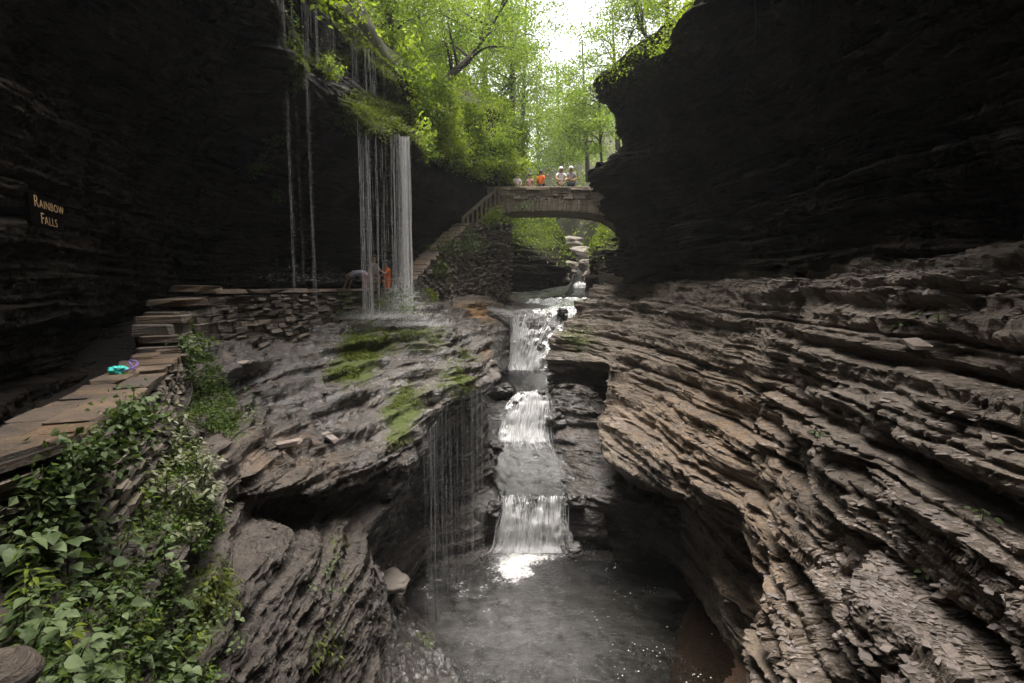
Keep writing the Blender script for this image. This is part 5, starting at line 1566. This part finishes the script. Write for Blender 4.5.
for (poly, cnt) in [([(190, 560), (240, 560), (262, 683), (200, 690)], 16), ([(210, 380), (260, 390), (265, 440), (215, 440)], 12), ([(290, 560), (350, 560), (350, 683), (290, 683)], 8)]:
    sp = on_sheet(TER, cnt, lambda px, py, V, n: in_poly(px, py, poly) * (n[:, 2] > -.2))
    for p, nn_ in zip(*sp):
        leafy_plant(p, U(.07, .2), np.array([.05, -.06, -.02]), 3, U(.04, .07), 'leaf_plant', 'little green weed sprouting from the bare near rock', 'weeds on the near rock', name='weed_plant')
# weeds on the right slope
RSI = sheets_named('rock_slope')
for (x, y) in [(920, 322), (905, 330), (938, 328), (870, 582), (925, 588), (812, 440), (986, 520), (735, 380), (710, 430)]:
    sp = on_sheet(RSI, 1, lambda px, py, V, n: blob(px, py, x, y, 6, 5) * (n[:, 2] > -.3))
    leafy_plant(sp[0][0], U(.08, .16), np.array([-.05, -.05, 0]), 3, U(.05, .08), 'leaf_plant', 'tiny green weed growing on the dry right slope', 'weeds on the right slope', name='weed_plant')

# hanging roots on the right cliff
mb = MB()
for (x, y0, y1, D) in [(752, 0, 95, 11.6)]:
    t = np.linspace(0, 1, 24)
    pts = np.array([P(x + 5 * math.sin(q * 4) - 3 * q, y0 - 20 + (y1 - y0 + 20) * q, D - .75) for q in t])
    tube(mb, pts, np.linspace(.012, .005, 24), 5)
tag(mb.build('hanging_root', M['bark']), 'thin bare root hanging down the dark right cliff', 'root')

# ------------------------------------------------------------------ loose shale
SLOPE_UP = lambda n: np.clip((n[:, 2] - .3) * 2.5, 0, 1)


def slab(mb, p, nrm, L, w_, t, tone):
    nrm = unit(nrm * .5 + UP * .9 + rng.normal(0, .13, 3))
    a = unit(np.cross(nrm, rng.normal(0, 1, 3))); b = np.cross(nrm, a)
    block(mb, p + nrm * t * .4, (L / 2, w_ / 2, t / 2), a, b, nrm, .42, tone=tone)


M['debris'] = rock_mat('shale_flakes', (.06, .049, .044), (.15, .126, .114), (.28, .245, .226), rough=(.5, .8), bump=.3)
mb = MB()
dq = on_sheet(RSI, 9500, lambda px, py, V, n: inside(px, py) * SLOPE_UP(n) * (V[:, 1] > 2) * (.14 + 1.2 * blob(px, py, 900, 285, 260, 22) + 1.6 * blob(px, py, 930, 620, 100, 60) + 1.0 * blob(px, py, 900, 560, 80, 45) + .5 * blob(px, py, 720, 300, 80, 25)) / np.maximum(V[:, 1], 2))
for p, nrm in zip(*dq):
    s = U(.010, .042) * (1 + .08 * p[1]) * (1.8 if U(0, 1) < .06 else 1)
    slab(mb, p, nrm, s * U(1, 1.8), s * U(.6, 1.1), s * U(.1, .25), U(-.6, .9))
tag(mb.build('shale_debris', M['debris']), 'loose flakes of shale scattered over the right slope', 'rubble', kind='stuff')
mb = MB()
dq = on_sheet(TER, 420, lambda px, py, V, n: inside(px, py) * SLOPE_UP(n) * (V[:, 1] > 4) * (.15 + blob(px, py, 300, 440, 90, 40) + .6 * blob(px, py, 250, 560, 40, 40)) / np.maximum(V[:, 1], 2))
for p, nrm in zip(*dq):
    s = U(.015, .05) * (1 + .06 * p[1])
    slab(mb, p, nrm, s * U(1, 1.8), s * U(.6, 1.1), s * U(.12, .3), U(-.6, .6))
tag(mb.build('shale_debris', M['terrace']), 'broken wet shale strewn over the left terrace', 'rubble', kind='stuff')
for (x, y, s, idx, lab, tone) in [(862, 416, .20, RSI, 'small pale flat stone lying mid-slope on the dry right rock', 1.6), (948, 600, .2, RSI, 'pale angular stone near the bottom right corner', .9), (898, 557, .24, RSI, 'thin grey slab lying flat on the lower right slope', .7), (922, 350, .3, RSI, 'pinkish flat stone below the weeds on right slope', 1.0),
                                  (288, 448, .42, TER, 'squarish tan block on the left terrace above the dark hollow', .9), (325, 446, .3, TER, 'thin wet grey slab lying on the left terrace', .6), (250, 372, .25, TER, 'flat stone perched below the retaining wall', .5)]:
    sp = on_sheet(idx, 1, lambda px, py, V, n: blob(px, py, x, y, 5, 4) * (n[:, 2] > 0))
    mb = MB(); slab(mb, sp[0][0] + UP * .03, sp[1][0], s, s * .65, s * .22, tone)
    tag(mb.build('loose_slab', M['debris']), lab, 'stone')

# ================================================================== PEOPLE
def pmat(name, c, rough=.8): return plain_mat(name, c, rough, .12, 14, .15)


M['skin'] = pmat('skin', (.42, .23, .15), .55)
M['hair_dark'] = pmat('dark_hair', (.02, .014, .010), .6)
for k, c in dict(orange=(.85, .17, .015), white=(.72, .70, .70), pink=(.62, .33, .33), grey=(.34, .32, .33), lilac=(.62, .58, .66), navy=(.03, .035, .06), black=(.015, .014, .014), tan=(.33, .26, .18), taupe=(.22, .19, .165), rose=(.62, .20, .20)).items():
    M['cloth_' + k] = pmat(k + '_cloth', c)

STAND = dict(pelvis=(0, 0, .95), spine=(0, .01, 1.14), chest=(0, .01, 1.33), neck=(0, .0, 1.48), jaw=(0, -.02, 1.55), head=(0, -.015, 1.635), crown=(0, 0, 1.70), nose=(0, -.115, 1.60),
             sl=(-.18, .01, 1.40), el=(-.25, .03, 1.14), wl=(-.27, -.05, .92), hl=(-.27, -.07, .85), sr=(.18, .01, 1.40), er=(.25, .03, 1.14), wr=(.27, -.05, .92), hr=(.27, -.07, .85),
             pl=(-.09, 0, .90), kl=(-.10, -.02, .49), al=(-.10, .02, .09), tl=(-.11, -.16, .04), pr=(.09, 0, .90), kr=(.10, -.02, .49), ar=(.10, .02, .09), tr=(.11, -.16, .04))
RAD = dict(pelvis=.13, spine=.118, chest=.135, neck=.055, jaw=.066, head=.092, crown=.062, nose=.016, sl=.058, el=.042, wl=.030, hl=.034, sr=.058, er=.042, wr=.030, hr=.034,
           pl=.085, kl=.056, al=.040, tl=.032, pr=.085, kr=.056, ar=.040, tr=.032)
BONES = [('pelvis', 'spine'), ('spine', 'chest'), ('chest', 'neck'), ('neck', 'jaw'), ('jaw', 'head'), ('head', 'crown'), ('head', 'nose'), ('chest', 'sl'), ('sl', 'el'), ('el', 'wl'), ('wl', 'hl'),
         ('chest', 'sr'), ('sr', 'er'), ('er', 'wr'), ('wr', 'hr'), ('pelvis', 'pl'), ('pl', 'kl'), ('kl', 'al'), ('al', 'tl'), ('pelvis', 'pr'), ('pr', 'kr'), ('kr', 'ar'), ('ar', 'tr')]


def skin_mesh(name, pts, rad, edges, mat, parent, root=0, sub=2):
    me = bpy.data.meshes.new(name)
    me.from_pydata([tuple(p) for p in pts], edges, [])
    o = bpy.data.objects.new(name, me); COL.objects.link(o)
    sk = o.modifiers.new('skin', 'SKIN'); sk.use_smooth_shade = True
    for i, r in enumerate(rad):
        v = me.skin_vertices[0].data[i]
        v.radius = (r, r); v.use_root = i == root
    sb = o.modifiers.new('subdivision', 'SUBSURF'); sb.levels = sub; sb.render_levels = sub
    me.materials.append(mat)
    if parent is not None: o.parent = parent
    return o


def person(label, base, yaw, H, shirt, legs, hair='hair_dark', cap=None, pose=None, sleeves='short', long_legs=True):
    J = {k: np.array(v, float) for k, v in STAND.items()}
    for k, v in (pose or {}).items(): J[k] = np.array(v, float)
    root = empty('person', base); root.rotation_euler[2] = yaw
    s = H / 1.76
    root.scale = (s, s, s)
    tag(root, label, 'person')
    keys = list(J); idx = {k: i for i, k in enumerate(keys)}
    pts = [J[k] for k in keys]; rad = [RAD[k] for k in keys]; ed = [(idx[a], idx[b]) for a, b in BONES]
    for h, w_, sg_ in (('hl', 'wl', -1), ('hr', 'wr', 1)):
        d = unit(J[h] - J[w_]); sd2 = unit(np.cross(d, (1, 0, 0)) if abs(d[0]) < .9 else np.cross(d, (0, 1, 0)))
        for q, (off, L) in enumerate([(-.027, .062), (-.009, .076), (.009, .070), (.027, .052)]):
            b = J[h] + d * .03 + sd2 * off; m_ = b + d * L * .5; e = b + d * L + np.cross(d, sd2) * .012
            i0 = len(pts); pts += [b, m_, e]; rad += [.010, .0085, .007]; ed += [(idx[h], i0), (i0, i0 + 1), (i0 + 1, i0 + 2)]
        b = J[w_] + d * .03 - sd2 * .035; e = b + d * .045 - sd2 * .012
        i0 = len(pts); pts += [b, e]; rad += [.012, .009]; ed += [(idx[w_], i0), (i0, i0 + 1)]
    skin_mesh('body', pts, rad, ed, M['skin'], root, idx['pelvis'])
    # shirt
    sp = [J['pelvis'] + .12 * (J['pelvis'] - J['spine']), J['spine'], J['chest'], J['chest'] * .25 + J['neck'] * .75, J['sl'], J['sr']]
    kk = .65 if sleeves == 'short' else 1.0
    sp += [J['sl'] + (J['el'] - J['sl']) * kk, J['sr'] + (J['er'] - J['sr']) * kk]
    skin_mesh('shirt', sp, [.155, .142, .158, .07, .078, .078, .066, .066], [(0, 1), (1, 2), (2, 3), (2, 4), (2, 5), (4, 6), (5, 7)], M['cloth_' + shirt], root)
    t = 1.0 if long_legs else .92
    lp_ = [J['pelvis'] + .1 * (J['spine'] - J['pelvis']), J['pl'], J['kl'], J['pr'], J['kr']]
    lr, le = [.148, .105, .078, .105, .078], [(0, 1), (1, 2), (0, 3), (3, 4)]
    if long_legs:
        lp_ += [J['al'] + .1 * (J['kl'] - J['al']), J['ar'] + .1 * (J['kr'] - J['ar'])]; lr += [.058, .058]; le += [(2, 5), (4, 6)]
    skin_mesh('trousers' if long_legs else 'shorts', lp_, lr, le, M['cloth_' + legs], root)
    # hair or cap: an open cap of the skull, eyes
    up_h = unit(J['crown'] - J['jaw']); fw = unit(J['nose'] - J['head'] - up_h * np.dot(J['nose'] - J['head'], up_h)); sd3 = np.cross(up_h, fw)
    c = J['head'] + up_h * .02 - fw * .008
    V, F = [], []
    nth, nph = 9, 18
    for i in range(nth):
        for j in range(nph):
            ph = j / nph * 2 * np.pi
            lim = 1.35 + .55 * (1 - math.cos(ph)) * .5 if cap is None else 1.45
            th = i / (nth - 1) * lim
            rr = .112 if cap is None else .118
            V.append(c + rr * (up_h * math.cos(th) * 1.08 + (fw * math.cos(ph) * 1.06 + sd3 * math.sin(ph) * .93) * math.sin(th)))
    mbh = MB(); mbh.add(V, [grid_faces(nth, nph, True)])
    if cap:
        B = []
        for j in range(9):
            a = (j / 8 - .5) * 2.2
            for rr, dz in ((.10, .0), (.20, -.03)):
                B.append(c + (fw * math.cos(a) + sd3 * math.sin(a)) * rr * (1 if rr < .15 else (.75 + .25 * math.cos(a))) + up_h * (.0 + dz))
        mbh.add(B, [grid_faces(9, 2)])
    ho = mbh.build('cap' if cap else 'hair', M['cloth_' + cap] if cap else M[hair], None, True); ho.parent = root
    so_ = ho.modifiers.new('thickness', 'SOLIDIFY'); so_.thickness = .012
    for sg_ in (-1, 1):
        e = J['head'] + fw * .086 + sd3 * .033 * sg_ + up_h * .0
        mbe = MB(); mbe.add(e + OC * .011, [OF]); eo = mbe.build('eye', M['cloth_black'], None, True); eo.parent = root
    return root


def on_deck(px_, D):
    p = P(px_, 180, D); return W(p[0], p[1], DECK)


LEAN = dict(el=(-.27, -.12, 1.17), wl=(-.16, -.30, 1.04), hl=(-.10, -.34, 1.03), er=(.27, -.12, 1.17), wr=(.16, -.30, 1.04), hr=(.10, -.34, 1.03))
person('child with dark hair in white top at the left end of the bridge', on_deck(517, 27.2), .3, 1.42, 'white', 'navy', pose=LEAN)
person('person in pink top second from left behind the bridge parapet', on_deck(530, 27.4), -.5, 1.45, 'pink', 'tan')
person('dark-haired person in a bright orange shirt standing on the bridge', on_deck(541, 27.3), 2.6, 1.62, 'orange', 'navy')
person('person in white shirt and white cap leaning on the bridge parapet', on_deck(561, 27.1), .1, 1.74, 'white', 'tan', cap='white', pose=LEAN)
person('person in grey shirt and white cap at right of the bridge group', on_deck(571, 27.2), -.2, 1.78, 'grey', 'navy', cap='white', pose=dict(el=(-.27, -.02, 1.15), wl=(-.12, -.22, 1.10), hl=(-.04, -.26, 1.12), er=(.27, -.02, 1.15), wr=(.13, -.20, 1.06), hr=(.05, -.25, 1.05)))
PATHZ = -.68
BEND = dict(pelvis=(.10, 0, .92), spine=(-.04, 0, 1.05), chest=(-.24, 0, 1.10), neck=(-.40, 0, 1.05), jaw=(-.47, 0, 1.0), head=(-.55, 0, .95), crown=(-.61, 0, .91), nose=(-.56, 0, .85),
            sl=(-.30, .17, 1.06), el=(-.44, .20, .82), wl=(-.50, .14, .60), hl=(-.51, .12, .53), sr=(-.30, -.17, 1.06), er=(-.50, -.20, .84), wr=(-.60, -.16, .62), hr=(-.62, -.15, .55),
            pl=(.10, .09, .88), kl=(.04, .10, .48), al=(.10, .10, .09), tl=(-.08, .11, .04), pr=(.10, -.09, .88), kr=(.0, -.10, .48), ar=(.10, -.10, .09), tr=(-.08, -.11, .04))
def on_path(px_, D): 
    p = P(px_, 280, D); return W(p[0], p[1], PATHZ)
person('man in lilac grey shirt bending left over the wall under the fall', on_path(364, 17.4), .15, 1.80, 'lilac', 'rose', pose=BEND, long_legs=False)
person('standing person in dark taupe shirt just behind the bending man', on_path(374, 17.9), 1.2, 1.72, 'taupe', 'tan')
person('boy in orange shirt and shorts raising a hand beside the falling water', on_path(387, 18.0), -1.0, 1.52, 'orange', 'orange', long_legs=False,
       pose=dict(er=(.24, -.16, 1.22), wr=(.17, -.34, 1.38), hr=(.16, -.37, 1.44), el=(-.24, -.14, 1.16), wl=(-.10, -.30, 1.16), hl=(-.05, -.35, 1.18)))
# ================================================================== CAMERA, LIGHT, SKY
cam = bpy.data.cameras.new('camera'); cam.lens = 18; cam.sensor_width = 36; cam.clip_end = 3000; cam.clip_start = .05
co_ = bpy.data.objects.new('camera', cam); COL.objects.link(co_)
co_.rotation_euler = (math.pi / 2 - PITCH, 0, 0)
scene.camera = co_
w = bpy.data.worlds.new('World'); scene.world = w; w.use_nodes = True
nt = w.node_tree; nt.nodes.clear()
nw = N(nt)
SUN_EL, SUN_AZ = 84, 0
sky = nw('TexSky', sky_type='NISHITA', sun_disc=False, sun_elevation=math.radians(SUN_EL), sun_rotation=math.radians(SUN_AZ), dust_density=4.0, air_density=1.0)
bw = nw('RGBToBW', {0: sky.outputs[0]})
c = nw.mix(.85, sky.outputs[0], nw.mix(1.0, bw.outputs[0], (1.04, 1.0, .97), 'MULTIPLY'))
bg = nw('Background', {0: c, 1: .15})
wo = nt.nodes.new('ShaderNodeOutputWorld'); nt.links.new(bg.outputs[0], wo.inputs[0])
sl = bpy.data.lights.new('sun', 'SUN'); sl.energy = 1.5; sl.angle = math.radians(42); sl.color = (1, .95, .87)
so = bpy.data.objects.new('sun', sl); COL.objects.link(so)
el, az = math.radians(SUN_EL), math.radians(SUN_AZ)
sd = Vector((math.sin(az) * math.cos(el), math.cos(az) * math.cos(el), math.sin(el)))
so.rotation_euler = sd.to_track_quat('Z', 'Y').to_euler()
vs = scene.view_settings
vs.view_transform = 'Standard'; vs.look = 'None'; vs.exposure = 2.25; vs.gamma = 1; vs.use_curve_mapping = False
cy = scene.cycles
cy.use_denoising = True
cy.max_bounces = 8; cy.diffuse_bounces = 3; cy.glossy_bounces = 3; cy.transmission_bounces = 4; cy.transparent_max_bounces = 24
cy.volume_bounces = 0
cy.caustics_reflective = False; cy.caustics_refractive = False
cy.sample_clamp_indirect = 4.0

# misty air of the gorge
bm = bmesh.new(); bmesh.ops.create_cube(bm, size=1.0)
me = bpy.data.meshes.new('haze'); 
for v in bm.verts: v.co = Vector((v.co.x * 860, v.co.y * 860, -11 + (v.co.z + .5) * 67))
bm.to_mesh(me); bm.free()
hz = bpy.data.objects.new('haze', me); COL.objects.link(hz); tag(hz, 'pale misty air filling the gorge', 'haze', kind='stuff')
hm, hn, ho_ = new_mat('misty_air'); n_ = N(hn)
pv = n_('VolumePrincipled', {'Color': (.9, .93, .95, 1), 'Density': .0006, 'Anisotropy': .3})
hn.links.new(pv.outputs[0], ho_.inputs['Volume']); me.materials.append(hm)
